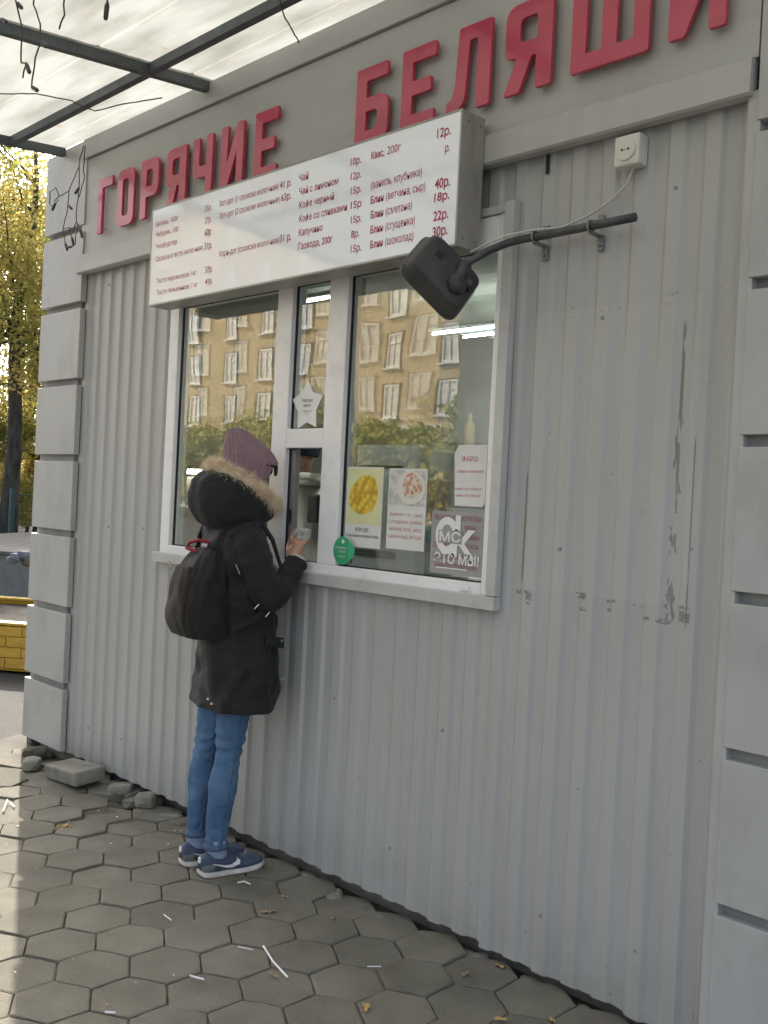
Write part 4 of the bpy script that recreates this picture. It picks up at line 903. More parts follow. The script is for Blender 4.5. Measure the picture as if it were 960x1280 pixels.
for k in range(26):
    x = -1.6+k*.125+random.uniform(-.02, .02); z = random.choice((1.075, 1.425, 1.775)); h = random.uniform(.12, .26)
    if random.random() < .5: o = MB().tube([(x, 2.27, z), (x, 2.27, z+h*.7), (x, 2.27, z+h*.8), (x, 2.27, z+h)], [.035, .035, .014, .014], 10).build('bottle', random.choice([M['conc2'], M['ochre'], M['steel'], M['fenceg']]), None, True, loc=(x, 2.27, z)); tag(o, 'bottle on the dim back shelves inside the kiosk', 'bottle', 'bottles on the back shelves')
    else: o = MB().box(x-.05, x+.05, 2.2, 2.34, z, z+h, bev=.003).build('box', random.choice([M['white'], M['ochre'], M['pale'], M['conc2']]), None, loc=(x, 2.27, z)); tag(o, 'cardboard box on the dim back shelves inside the kiosk', 'box', 'boxes on the back shelves')
def lamp(x0, x1, y, z, m, label, r=.0045, L=None):
    e = empty('tube_lamp', ((x0+x1)/2, y, z), label, 'lamp', L); MB().tube([(x0, y, z), (x1, y, z)], r, 10).build('tube', m, e, True); MB().box(x0-.02, x1+.02, y-.012, y+.012, z+.012, z+.035, bev=.003).build('housing', M['conc2'], e)
lamp(-.47, .55, 1.60, 2.40, M['tube'], 'lit ceiling tube lamp inside, front one of the row seen through the right pane')
lamp(-.38, .55, 1.76, 2.40, M['tube'], 'lit ceiling tube lamp inside, second of the row seen through the right pane')
lamp(-.28, .55, 1.92, 2.40, M['tube'], 'lit ceiling tube lamp inside, third of the row seen through the right pane')
lamp(-.15, .55, 2.08, 2.40, M['tube'], 'lit ceiling tube lamp inside, rearmost of the row seen through the right pane')
lamp(-.74, -.45, .83, 2.47, M['tube'], 'lit tube lamp seen through the narrow upper pane')
lamp(-1.50, -1.17, .62, 1.558, M['tube2'], 'bright white lamp seen low through the left pane', r=.014)
cbt = empty('display_cabinet', (-1.35, .8, 1.12), 'cream display cabinet standing inside behind the left pane', 'cabinet')
MB().box(-1.7, -1.0, .66, .70, 1.12, 1.53, bev=.003).build('body', M['pale'], cbt)
for z in (1.22, 1.34): MB().box(-1.72, -.98, .63, .658, z, z+.012).build('shelf', M['alu'], cbt)

# ------------------------------------------------------------ people
def ellipse_rings(spec, Lf, n=48, fold=None, sub=6):
    """spec rows: z, u, v, a, b, exponent; smooth interpolation between rows"""
    A = np.array(spec, float); m = len(A); out = []
    ts = np.linspace(0, m-1, (m-1)*sub+1)
    for t in ts:
        i = min(int(t), m-2); f = t-i; p0, p1, p2, p3 = A[max(i-1, 0)], A[i], A[i+1], A[min(i+2, m-1)]
        q = 0.5*((2*p1)+(-p0+p2)*f+(2*p0-5*p1+4*p2-p3)*f*f+(-p0+3*p1-3*p2+p3)*f**3)
        z, u, v, a, b_, e = q; ring = []
        for k in range(n):
            th = 2*PI*k/n; c, s = math.cos(th), math.sin(th)
            cc = math.copysign(abs(c)**(2/e), c); ss = math.copysign(abs(s)**(2/e), s)
            d = fold(th, z, k) if fold else 0
            ring.append(Lf(u+cc*(a+d), v+ss*(b_+d), z))
        out.append(ring)
    return out
PO = Vector((.255, -.24, 0)); ang = math.radians(10)
PF = Vector((math.sin(ang), math.cos(ang), 0)); PRt = Vector((math.cos(ang), -math.sin(ang), 0))
def L(u, v, z): return PO+PF*u+PRt*v+Vector((0, 0, z))
person = empty('person', PO, 'person in mauve knit hat, black fur-hooded parka and jeans standing at the hatch', 'person')
# body: one continuous skinned surface, head to fingers and feet
J = [(L(-.0, 0, .88), (.10, .10))]
def add(u, v, z, r, par, E):
    J.append((L(u, v, z), r)); E.append((par, len(J)-1)); return len(J)-1
E = []
ch1 = add(0.01, 0, 1.05, (.10, .13), 0, E); ch2 = add(0.015, 0, 1.24, (.10, .14), ch1, E); nk = add(.035, 0, 1.385, .052, ch2, E); nk2 = add(.055, 0, 1.44, .05, nk, E)
hd = add(.062, 0, 1.505, (.078, .070), nk2, E); hd2 = add(.060, 0, 1.575, (.088, .074), hd, E)
add(.058, 0, 1.615, (.05, .045), hd2, E)
def legs(side, v, uk, ua):
    h = add(0, side*.070, .80, .058, 0, E); k = add(uk, v, .47, .034, h, E); c = add((uk+ua)/2, v, .33, .034, k, E); a = add(ua, v, .09, .025, c, E); add(ua+.06, v, .035, .033, a, E)
legs(1, .052, .008, -.03); legs(-1, -.080, -.02, -.045)
def armchain(side, pts, rs):
    p = ch2; ids = []
    for q, r in zip(pts, rs): p = add(*q, r, p, E); ids.append(p)
    return ids
ra = armchain(1, [(.0, .155, 1.275), (.035, .205, 1.16), (.065, .215, 1.075), (.13, .19, 1.135), (.185, .160, 1.205)], [.05, .043, .038, .032, .024])
la_ = armchain(-1, [(.0, -.155, 1.275), (.03, -.20, 1.15), (.05, -.20, 1.06), (.11, -.14, 1.08), (.15, -.07, 1.12)], [.05, .043, .038, .032, .024])
def hand(wr, base, dirv, side, up, curl):
    """palm then five fingers of unequal length curling round"""
    d = Vector(dirv).normalized(); s = Vector(side).normalized(); n_ = Vector(up).normalized()
    def A3(p, r, par): J.append((p, r)); E.append((par, len(J)-1)); return len(J)-1
    b0 = Vector(J[wr][0]); palm = A3(b0+d*.040, (.031, .023), wr); kn = A3(b0+d*.070, (.035, .019), palm)
    for i, (off, ln) in enumerate(((-.027, .062), (-.009, .070), (.009, .066), (.026, .052))):
        k1 = b0+d*.080+s*off*1.1; a = A3(k1, .0105, kn)
        k2 = k1+(d*math.cos(curl)+n_*math.sin(curl))*ln*.45; bb = A3(k2, .0098, a)
        k3 = k2+(d*math.cos(2.1*curl)+n_*math.sin(2.1*curl))*ln*.33; cc = A3(k3, .0090, bb)
        k4 = k3+(d*math.cos(3*curl)+n_*math.sin(3*curl))*ln*.26; A3(k4, .007, cc)
    t1 = A3(b0+d*.030-s*.030+n_*.010, .0125, palm); t2 = A3(b0+d*.058-s*.036+n_*.030, .0105, t1); A3(b0+d*.080-s*.024+n_*.042, .0085, t2)
upv = Vector((0, 0, 1))
hand(ra[-1], None, PF*.30-PRt*.05+upv*.95, PF*.55-upv*.15+PRt*.8, -PRt*.8+PF*.55+upv*.1, .62)
hand(la_[-1], None, PF*.35+PRt*.75+upv*.5, PF*.6-upv*.6, PRt*.5-upv*.5-PF*.2, .55)
body = skin_body('body', J, E, M['skin'], person, 0, 2)
b = MB()                                               # nose and ear relief on the skin
b.rings([[L(.128+du, dv*w, 1.545-k*.014) for du, dv in ((0, -1), (.6*.02*w/.01*.0+.012*k/2, 0), (0, 1), (-.02, 0))] for k, w in ((0, .007), (1, .010), (2, .014), (3, .012))]); 
b.build('nose', M['skin'], person, True)
for sg in (1, -1):
    b = MB(); b.rings([[L(.04+.016*math.cos(2*PI*k/10)*w, sg*(.078+.006*j), 1.525+.028*math.sin(2*PI*k/10)*w) for k in range(10)] for j, w in ((0, .8), (1, 1), (2, .7))]); b.build('ear', M['skin'], person, True)
b = MB(); b.tube([L(.128, -.022, 1.468), L(.137, -.010, 1.470), L(.139, 0, 1.469), L(.137, .010, 1.470), L(.128, .022, 1.468)], [.003, .0055, .006, .0055, .003], 8); b.build('mouth', M['redprint'], person, True)
# sunglasses
gl = MB()
for sg in (1, -1):
    pts = []
    for k in range(16):
        t = 2*PI*k/16; pts.append(L(.168-.018*abs(sg*.034+.027*math.cos(t))/.06, sg*.036+.029*math.cos(t), 1.548+.026*math.sin(t)))
    gl.prism(pts, PF, .004)
glo = gl.build('sunglasses', M['lens'], person)
gf = MB()
for sg in (1, -1): gf.tube([L(.150, sg*.064, 1.560), L(.09, sg*.089, 1.562), L(.045, sg*.086, 1.556)], .0035, 8)
gf.tube([L(.164, -.03, 1.566), L(.172, 0, 1.566), L(.164, .03, 1.566)], .003, 8); gf.build('temple', M['lens'], glo)
# knitted hat with ribs
def ribs(th, z, k): return .0022*math.sin(th*30+z*6)+nobj((math.cos(th)*2, math.sin(th)*2, z*9), 1.5, .006)
hat_spec = [(1.455, .050, 0, .092, .086, 2.1), (1.50, .056, 0, .100, .090, 2.1), (1.545, .064, 0, .106, .093, 2.1), (1.585, .062, 0, .102, .090, 2.1), (1.62, .050, 0, .090, .080, 2.1), (1.652, .030, 0, .068, .062, 2.0), (1.680, .012, 0, .044, .042, 2), (1.698, .002, 0, .018, .018, 2)]
hat_r = []
def Lh(u, v, z): # the rim rises at the brow so the face stays clear
    lift = min(1, max(0.0, (u-.045)/.09))*max(0, 1-(z-1.455)/.13)*.085; return L(u, v, z+lift)
b = MB(); b.rings(ellipse_rings(hat_spec, Lh, 180, ribs, 5)); b.build('knitted_hat', M['hat'], person, True)
# coat
def cfold(th, z, k):
    c, s = math.cos(th), math.sin(th)
    f = nobj((c*1.6, s*1.6, z*5.5), 1.4, .020)+nobj((c*3, s*3, z*15), 1.5, .009)
    f += .004*math.sin(z*52+2*math.sin(th*2)+3*noise.noise(Vector((c, s, z*3))))*(1 if .95 < z < 1.25 else .35)
    return f
coat_spec = [(.632, .044, 0, .133, .188, 2.3), (.640, .046, 0, .139, .195, 2.3), (.70, .050, 0, .143, .198, 2.3), (.78, .050, 0, .142, .198, 2.3), (.88, .044, 0, .135, .195, 2.3), (.98, .036, 0, .128, .188, 2.4), (1.07, .026, 0, .124, .192, 2.4), (1.16, .016, 0, .120, .195, 2.4), (1.24, .008, 0, .112, .195, 2.4), (1.30, .010, 0, .100, .175, 2.2), (1.345, .020, 0, .088, .130, 2.1), (1.385, .035, 0, .080, .092, 2.0)]
b = MB(); b.rings(ellipse_rings(coat_spec, L, 96, cfold, 8), cap=True); coat = b.build('coat', M['coat'], person, True)
def sleeve(pts, rs, nm='sleeve'):
    P = []; R_ = []; m_ = len(pts)
    for i in range(m_-1):
        for f in np.linspace(0, 1, 10, endpoint=False):
            p0, p1, p2, p3 = [np.array(pts[max(0, min(m_-1, j))]) for j in (i-1, i, i+1, i+2)]
            q = 0.5*((2*p1)+(-p0+p2)*f+(2*p0-5*p1+4*p2-p3)*f*f+(-p0+3*p1-3*p2+p3)*f**3); P.append(L(*q))
            r = rs[i]+(rs[i+1]-rs[i])*f; R_.append(r+.0012*math.sin(len(P)*.9)+nobj((len(P)*.33, pts[0][1]*9, 0), 1, .007))
    P.append(L(*pts[-1])); R_.append(rs[-1])
    b = MB(); b.tube(P, R_, 22)
    for v in b.b.verts: 
        d = noise.noise_vector(v.co*9)*.011+noise.noise_vector(v.co*24)*.005; v.co += d
    return b.build(nm, M['coat'], coat, True)
sleeve([(-.01, .115, 1.295), (.012, .160, 1.235), (.038, .195, 1.14), (.075, .210, 1.070), (.145, .190, 1.135), (.198, .168, 1.200)], [.068, .070, .063, .056, .046, .041])
sleeve([(-.01, -.115, 1.295), (.012, -.165, 1.235), (.03, -.20, 1.14), (.06, -.20, 1.055), (.115, -.145, 1.08), (.15, -.08, 1.115)], [.068, .070, .062, .055, .046, .041])
b = MB(); b.tube([L(.190, .172, 1.190), L(.202, .166, 1.216)], [.037, .034], 18); b.build('cuff_lining', M['lining'], coat, True)
# hood: pushed back bag of cloth hanging from the fur ring
nrm = Vector((-(1.555-1.385)/.30, 0, 1)).normalized()                  # in (u, z): ring slopes down towards the front
def hring(cu, czz, ru, rv, tilt, n=56, wob=.006):
    out = []; du = math.cos(tilt); dz = -math.sin(tilt)
    for k in range(n):
        th = 2*PI*k/n; c, s = math.cos(th), math.sin(th)
        w = nobj((c*2, s*2, cu*9+czz*7), 1.6, wob*2.4)
        out.append(L(cu+c*(ru+w)*du, s*(rv+w), czz+c*(ru+w)*dz))
    return out
b = MB(); HS = [(.040, 1.464, .144, .116, .52), (.030, 1.457, .153, .130, .55), (.006, 1.437, .165, .142, .55), (-.020, 1.408, .166, .146, .52), (-.036, 1.376, .152, .140, .42), (-.040, 1.346, .130, .128, .30), (-.030, 1.318, .10, .105, .15), (-.01, 1.305, .06, .07, .05)]
hr = []
for i in range(len(HS)-1):
    for f in np.linspace(0, 1, 5, endpoint=False):
        q = np.array(HS[i])*(1-f)+np.array(HS[i+1])*f; hr.append(hring(*q))
hr.append(hring(*HS[-1])); b.rings(hr, cap=True); hood = b.build('hood', M['coat'], person, True)
# fur trim: a core ring with thousands of fine hairs
ring = [];
for k in range(72):
    th = 2*PI*k/72; c, s = math.cos(th), math.sin(th); ring.append(L(.038+c*.143*math.cos(.52), s*.117, 1.472-c*.143*math.sin(.52)))
ring.append(ring[0]); b = MB(); b.tube(ring, .022, 10, cap=False); fur = b.build('fur_trim', M['fur'], hood, True)
vs, fs = [], []
r2 = random.Random(3)
for k in range(13000):
    th = r2.uniform(0, 2*PI); c, s = math.cos(th), math.sin(th)
    p = L(.038+c*.143*math.cos(.52), s*.117, 1.472-c*.143*math.sin(.52))
    d = Vector((r2.gauss(0, 1), r2.gauss(0, 1), r2.gauss(0, 1))).normalized(); out_ = (p-L(.038, 0, 1.470)).normalized(); d = (d+out_*.35+Vector((0, 0, .1))).normalized()
    cl = noise.noise(Vector((th*7, d.x*1.5, d.z*1.5)))*.5
    ln = r2.uniform(.036, .058)*(1+cl*.6); bend = Vector((r2.gauss(0, .3), r2.gauss(0, .3), -.25+r2.gauss(0, .2)))*.012
    w = d.cross(Vector((r2.gauss(0, 1), r2.gauss(0, 1), r2.gauss(0, 1)))).normalized()*.0008
    a0 = p+d*.010; a1 = p+d*ln*.6+bend*.4; a2 = p+d*ln+bend; i0 = len(vs)
    vs += [a0-w, a0+w, a1+w*.8, a1-w*.8, a2]; fs += [(i0, i0+1, i0+2, i0+3), (i0+3, i0+2, i0+4)]
off = parent_loc(hood); me = bpy.data.meshes.new('fur_hair'); me.from_pydata([v-off for v in vs], [], fs); me.materials.append(M['fur']); o = link('fur_hair', me, None, hood); tag(o, kind='stuff')
# raised seams: coat side seam, backpack panel seam, jeans outer seams
def seam(path, name, m, parent, rr=.0022):
    b = MB(); b.tube([L(*q) for q in path], rr, 6); return b.build(name, m, parent, True)
# coat snaps and pocket
for (u_, v_, z_) in ((-.115, .125, .692), (-.108, .140, .677), (.125, .190, .905), (.150, .168, .755)):
    p = L(u_, v_, z_); dd = (p-L(.04, 0, z_)).normalized(); MB().tube([p+dd*.0, p+dd*.016], .0045, 10).build('snap_button', M['metalw'], coat)
b = MB(); b.prism([L(.06, .212, .93), L(.14, .190, .915), L(.145, .190, .875), L(.06, .214, .89)], PRt, .010); b.build('pocket_flap', M['coat'], coat)
# jeans
def jf(seed):
    def f(th, z, k):
        c, s = math.cos(th), math.sin(th); a = .0035*math.sin(z*135+2.5*math.sin(th+seed)+5*noise.noise(Vector((c, s, z*4+seed))))
        wz = math.exp(-((z-.49)/.06)**2)*1.1+math.exp(-((z-.15)/.04)**2)*.5+.22
        return a*wz+nobj((c, s, z*6+seed), 1.7, .008)
    return f
jr = [(.100, -.027, .050, .040, .034, 2), (.20, -.024, .050, .046, .040, 2), (.30, -.012, .050, .055, .049, 2), (.37, -.006, .050, .056, .051, 2), (.46, .008, .050, .048, .048, 2), (.54, .014, .052, .055, .056, 2), (.64, .018, .056, .066, .064, 2), (.80, .02, .06, .066, .066, 2)]
jl = [(.112, -.050, -.080, .036, .031, 2), (.20, -.048, -.080, .041, .036, 2), (.30, -.040, -.080, .050, .045, 2), (.37, -.034, -.080, .051, .047, 2), (.46, -.024, -.078, .045, .045, 2), (.54, -.012, -.073, .052, .053, 2), (.64, .000, -.068, .062, .061, 2), (.80, .02, -.06, .066, .066, 2)]
b = MB(); b.rings(ellipse_rings(jr, L, 40, jf(1), 9)); b.rings(ellipse_rings(jl, L, 40, jf(5), 9)); jeans = b.build('jeans', M['denim'], person, True)
b = MB(); b.rings(ellipse_rings([(.100, -.028, .052, .040, .034, 2), (.101, -.028, .050, .047, .041, 2), (.119, -.026, .050, .050, .044, 2), (.121, -.026, .052, .044, .037, 2)], L, 32, None, 2)); b.build('cuff', M['cuff'], jeans, True)
b = MB(); b.rings(ellipse_rings([(.112, -.050, -.080, .036, .031, 2), (.113, -.050, -.080, .043, .037, 2), (.130, -.050, -.080, .046, .040, 2), (.132, -.050, -.080, .039, .033, 2)], L, 32, None, 2)); b.build('cuff', M['cuff'], jeans, True)
for spec, nm in ((jr, 'seam'), (jl, 'seam')):
    A_ = np.array(spec); pth = [(np.interp(z, A_[:, 0], A_[:, 1])+.004, np.interp(z, A_[:, 0], A_[:, 2])+np.interp(z, A_[:, 0], A_[:, 4])+.0035, z) for z in np.linspace(.125, .66, 24)]
    seam(pth, 'seam', M['cuff'], jeans, .0020)
# shoes
def shoe(u0, v0, yaw):
    k_ = .93; Rz = lambda u, v: (u0+k_*(u*math.cos(yaw)-v*math.sin(yaw)), v0+k_*(u*math.sin(yaw)+v*math.cos(yaw)))
    def Ls(u, v, z): a, c = Rz(u, v); return L(a, c, z)
    e = [] 
    # outline stations along the foot: u, half width, sole toe spring, top height
    st = [(-.088, .020, .010, .060), (-.078, .030, .004, .082), (-.055, .036, .002, .090), (-.02, .037, .001, .092), (.02, .037, .001, .085), (.06, .041, .001, .068), (.10, .046, .002, .056), (.14, .045, .004, .056), (.17, .037, .007, .051), (.188, .023, .011, .043), (.196, .010, .015, .034)]
    def upper(u1, u2, m, name, grow=0.0, parent=None, cap=1.0):
        rr = []
        for i in range(len(st)-1):
            for f in (0, .34, .67):
                q = np.array(st[i])*(1-f)+np.array(st[i+1])*f
                if u1 <= q[0] <= u2: rr.append(q)
        if u2 > .19: rr.append(np.array(st[-1]))
        rings = []
        for u, w, zb, zt in rr:
            ring = []
            for k in range(20):
                t = 2*PI*k/20; c, s = math.cos(t), math.sin(t)
                ring.append(Ls(u, (w*.97+grow)*math.copysign(abs(c)**.8, c)*(1-.25*max(0, s)), zb+.012+(zt-zb-.012)*min(cap, .5*(1+math.copysign(abs(s)**.75, s)))+grow*s))
            rings.append(ring)
        b = MB(); b.rings(rings); return b.build(name, m, parent, True)
    up = upper(-.088, .197, M['shoe'], 'shoe', 0.0015, person)
    upper(-.088, -.030, M['heel'], 'heel_patch', .0016, up, .62)
    b = MB(); rings = []
    for u, w, zb, zt in st: rings.append([Ls(u*1.02, w*1.10, zb+.004), Ls(u*1.02, w*1.09, zb+.010), Ls(u*1.0, w*.96, zb+.020), Ls(u*1.0, -w*.96, zb+.020), Ls(u*1.02, -w*1.09, zb+.010), Ls(u*1.02, -w*1.10, zb+.004)])
    b.rings(rings); b.build('sole', M['sole'], up, False)
    b = MB(); b.rings([[Ls(u*1.0, w*1.03, zb-.001), Ls(u*1.0, w*1.06, zb+.0045), Ls(u*1.0, -w*1.06, zb+.0045), Ls(u*1.0, -w*1.03, zb-.001)] for u, w, zb, zt in st]); b.build('outsole', M['gum'], up)
    for sg in (1, -1):                                     # white curved mark on both sides
        def sp(u, z):
            i = max(j for j in range(len(st)) if st[j][0] <= u); i = min(i, len(st)-2); f = (u-st[i][0])/(st[i+1][0]-st[i][0]); q = np.array(st[i])*(1-f)+np.array(st[i+1])*f
            hz = (z-q[2]-.012)/max(q[3]-q[2]-.012, .01)*2-1; hz = max(-.98, min(.98, hz)); s_ = math.copysign(abs(hz)**(1/.75), hz); c_ = math.sqrt(max(0, 1-s_*s_)); w = q[1]*.97*c_**.8*(1-.25*max(0, s_)); return Ls(u, sg*(w+.0030), z)
        top = [(-.048, .056), (-.02, .050), (.01, .043), (.035, .043), (.058, .052), (.064, .062)]; bot = [(-.044, .053), (-.015, .043), (.015, .032), (.042, .030), (.070, .040), (.076, .052)]
        b = MB(); vt = [b.b.verts.new(sp(*q)) for q in top]; vb = [b.b.verts.new(sp(*q)) for q in bot]
        for k in range(5): b.b.faces.new((vt[k], vt[k+1], vb[k+1], vb[k]))
        b.build('curved_mark', M['whitep'], up)
    b = MB()
    for k in range(4): u = .035+.018*k; zt = .083-.0085*k; b.tube([Ls(u, -.018, zt-.002), Ls(u+.004, 0, zt+.006), Ls(u, .018, zt-.002)], .003, 6)
    b.build('lace', M['shoe'], up, True)
    b = MB(); b.box(-.003, .003, -.008, .008, -.010, .010, R=Matrix.Translation(Ls(-.089, 0, .066)) @ Matrix.Rotation(-ang, 4, 'Z') @ Matrix.Rotation(PI/2, 4, 'Z')); b.build('heel_tab', M['whitep'], up)
    b = MB(); b.rings(ellipse_rings([(.055, .004, 0, .046, .032, 2), (.09, -.004, 0, .044, .034, 2), (.135, -.006, 0, .042, .035, 2)], lambda u, v, z: Ls(u-.012, v, z), 24, lambda th, z, k: .0015*math.sin(z*400), 4)); b.build('sock', M['sock'], up, True)
shoe(-.008, .052, .0); shoe(-.026, -.080, .08)

# backpack
pk = empty('backpack', L(-.15, .02, .89), 'black backpack with red carrying loop worn on the person\'s back', 'backpack')
PS = [(.905, -.112, .03, .050, .085, 3.2), (.915, -.122, .03, .080, .122, 3.2), (.965, -.138, .03, .092, .136, 3.0), (1.03, -.138, .03, .090, .137, 2.9), (1.10, -.132, .03, .083, .130, 2.8), (1.17, -.124, .03, .070, .116, 2.6), (1.215, -.116, .03, .050, .090, 2.5), (1.238, -.108, .03, .028, .055, 2.3)]
def pf(th, z, k): return nobj((math.cos(th)*2, math.sin(th)*2, z*8), 1.5, .010)
b = MB(); b.rings(ellipse_rings(PS, L, 72, pf, 7)); pb = b.build('bag', M['pack'], pk, True)
b = MB(); PS2 = [(z, u-.014, v-.006, a*.93, b_*.90, e) for z, u, v, a, b_, e in PS[1:-2]]; b.rings(ellipse_rings(PS2, L, 72, pf, 6)); b.build('front_pocket', M['packback'], pk, True)
zz = []
for k in range(40):
    t = PI*k/39; zz.append(L(-.112-.115*math.sin(max(.05, min(1, (t/PI)))*PI*.5), 0, 0))
zs_ = []
for f in np.linspace(-1, 1, 41):
    th = f*2.15; z = 1.165-.17*(f*f); zs_.append(L(-.128-.070*math.cos(th*.72), .02+.128*math.sin(th*.72), z))
b = MB(); b.tube(zs_, .0035, 6); b.build('zip', M['gasket'], pk, True)
b = MB(); b.tube([L(-.075, .055, 1.220), L(-.085, .050, 1.245), L(-.11, .035, 1.262), L(-.14, .01, 1.266), L(-.165, -.01, 1.255), L(-.178, -.015, 1.232)], [.006, .0065, .007, .007, .0065, .005], 8); b.tube([L(-.175, -.012, 1.235), L(-.155, .02, 1.226), L(-.12, .045, 1.212)], [.007, .008, .007], 8)
for v in b.b.verts: v.co += noise.noise_vector(v.co*60)*.002
b.build('carrying_loop', M['redweb'], pk, True)
b = MB(); b.tube([L(-.128, .022, 1.248), L(-.112, .036, 1.247)], .009, 8); b.build('loop_label', M['lining'], pk)
def strap(pts, w=.022, t=.004, name='strap', m=None):
    P = [L(*q) for q in pts]; b = MB(); R0 = []
    for i, p in enumerate(P):
        d = (P[min(i+1, len(P)-1)]-P[max(i-1, 0)]).normalized(); outn = (p-L(.0, 0, p.z)); outn.z = 0.0 if abs(d.z) > .5 else outn.z; outn = outn.normalized() if outn.length > .01 else Vector((0, 0, 1)); s = d.cross(outn).normalized(); nn = s.cross(d)
        R0.append([p-s*w+nn*t, p+s*w+nn*t, p+s*w-nn*t, p-s*w-nn*t])
    b.rings(R0); return b.build(name, m or M['pack'], pk)
for sg in (1, -1):
    strap([(-.11, sg*.075, 1.20), (-.085, sg*.10, 1.28), (-.02, sg*.118, 1.365), (.05, sg*.115, 1.36), (.115, sg*.12, 1.28), (.142, sg*.145, 1.18), (.115, sg*.195, 1.08), (.02, sg*.222, 1.00), (-.07, sg*.19, .955)], .012)
for a, c in (((-.068, .190, 1.190), (-.052, .196, 1.155)), ((.000, .222, 1.03), (.020, .224, 1.05)), ((.045, .226, 1.00), (.065, .224, 1.02))):
    MB().tube([L(*a), L(*c)], .0018, 6).build('buckle', M['metalw'], pk)
MB().box(-.006, .006, -.002, .002, -.014, .014, R=Matrix.Translation(L(-.205, -.095, 1.17)) @ Matrix.Rotation(.5, 4, 'X')).build('logo_tag', M['lining'], pk)
# the paper the person holds
wp = L(.205+.02, .155, 1.302)
b = MB(); rg = []
for j, (r, z) in enumerate(((.016, -.028), (.026, -.012), (.031, .006), (.032, .016), (.024, .022), (.008, .024))):
    rg.append([wp+Vector((math.cos(2*PI*k/18)*r*1.15*(1+.25*noise.noise(Vector((k*1.3, j, 0)))), math.sin(2*PI*k/18)*r*(1+.25*noise.noise(Vector((k*1.7, j, 3)))), z+.008*noise.noise(Vector((k*.9, j*2, 9))))) for k in range(18)])
b.rings(rg); M['foil'] = mat('crumpled_wrapper', (0.62, 0.62, 0.60), 0.4, (0.25, 0.25, 0.25), 60, 0.8, 90)
o = b.build('food_wrapper', M['foil'], None, loc=wp); tag(o, 'crumpled pale wrapper held in the person\'s right hand', 'wrapper')

# sellers inside, only partly seen
def seller(px, py, Y, zt, hatm, cloth, face, label):
    p = onray(px, py, Y); x, y = p.x, Y; root = empty('person', (x, y, .08), label, 'person')
    F = Vector((math.sin(face), -math.cos(face), 0)); Rr = Vector((-F.y, F.x, 0)); Q = lambda a, b_, z: Vector((x, y, z))+F*a+Rr*b_
    J = [(Q(0, 0, .95), (.13, .15)), (Q(0, 0, 1.15), (.11, .15)), (Q(.02, 0, zt-.36), (.10, .15)), (Q(.03, 0, zt-.26), .05), (Q(.05, 0, zt-.20), .052), (Q(.06, 0, zt-.13), (.08, .07)), (Q(.055, 0, zt-.06), (.085, .075)), (Q(0, .17, zt-.36), .05), (Q(.06, .24, 1.20), .042), (Q(.25, .20, 1.18), .028), (Q(.33, .18, 1.18), .022), (Q(0, -.17, zt-.36), .05), (Q(.06, -.24, 1.20), .042), (Q(.25, -.20, 1.18), .028), (Q(.33, -.18, 1.18), .022)]
    E = [(0, 1), (1, 2), (2, 3), (3, 4), (4, 5), (5, 6), (2, 7), (7, 8), (8, 9), (9, 10), (2, 11), (11, 12), (12, 13), (13, 14)]
    for w, s in ((10, 1), (14, -1)):
        for k in range(5):
            a = len(J); o1 = (-.024+.012*k); b0 = Q(.355, s*.18+o1, 1.18); J.append((b0, .008)); J.append((b0+F*(.04+.008*(2-abs(k-2)))-Vector((0, 0, .015)), .007)); E += [(w, a), (a, a+1)]
    for s in (1, -1): a = len(J); J += [(Q(-.0, s*.09, .75), .075), (Q(0, s*.1, .48), .05), (Q(-.01, s*.1, .12), .04), (Q(.1, s*.1, .11), .03)]; E += [(0, a), (a, a+1), (a+1, a+2), (a+2, a+3)]
    skin_body('body', J, E, M['skin'], root, 0, 1)
    b = MB(); b.rings(ellipse_rings([(.55, 0, 0, .17, .21, 2.2), (.9, 0, 0, .16, .20, 2.2), (1.15, 0, 0, .145, .19, 2.2), (zt-.38, .01, 0, .12, .20, 2.2), (zt-.30, .02, 0, .08, .12, 2.1), (zt-.27, .03, 0, .062, .065, 2)], Q, 40, cfold, 4)); t_ = b.build('jacket', cloth, root, True)
    for s in (1, -1): MB().tube([Q(0, s*.15, zt-.36), Q(.03, s*.21, zt-.46), Q(.06, s*.24, 1.21), Q(.16, s*.22, 1.20)], [.065, .062, .055, .045], 16).build('sleeve', cloth, t_, True)
    b = MB(); b.rings(ellipse_rings([(zt-.10, .045, 0, .098, .088, 2), (zt-.06, .045, 0, .104, .094, 2), (zt-.02, .03, 0, .10, .092, 2), (zt+.02, .02, 0, .08, .075, 2), (zt+.035, .015, 0, .03, .03, 2)], Q, 36, pf, 4)); b.build('cap', hatm, root, True)
    MB().tube([Q(.135, 0, zt-.115), Q(.155, 0, zt-.145), Q(.135, 0, zt-.15)], [.008, .013, .008], 8).build('nose', M['skin'], root, True)
seller(380, 578, .72, 1.75, M['sellerhat'], M['sellerhat'], .5, 'seller in a dark blue cap standing behind the steel urn')
seller(558, 600, .72, 1.645, M['whitecap'], M['teal'], -1.1, 'seller in a white cap and teal jacket bending behind the notices')

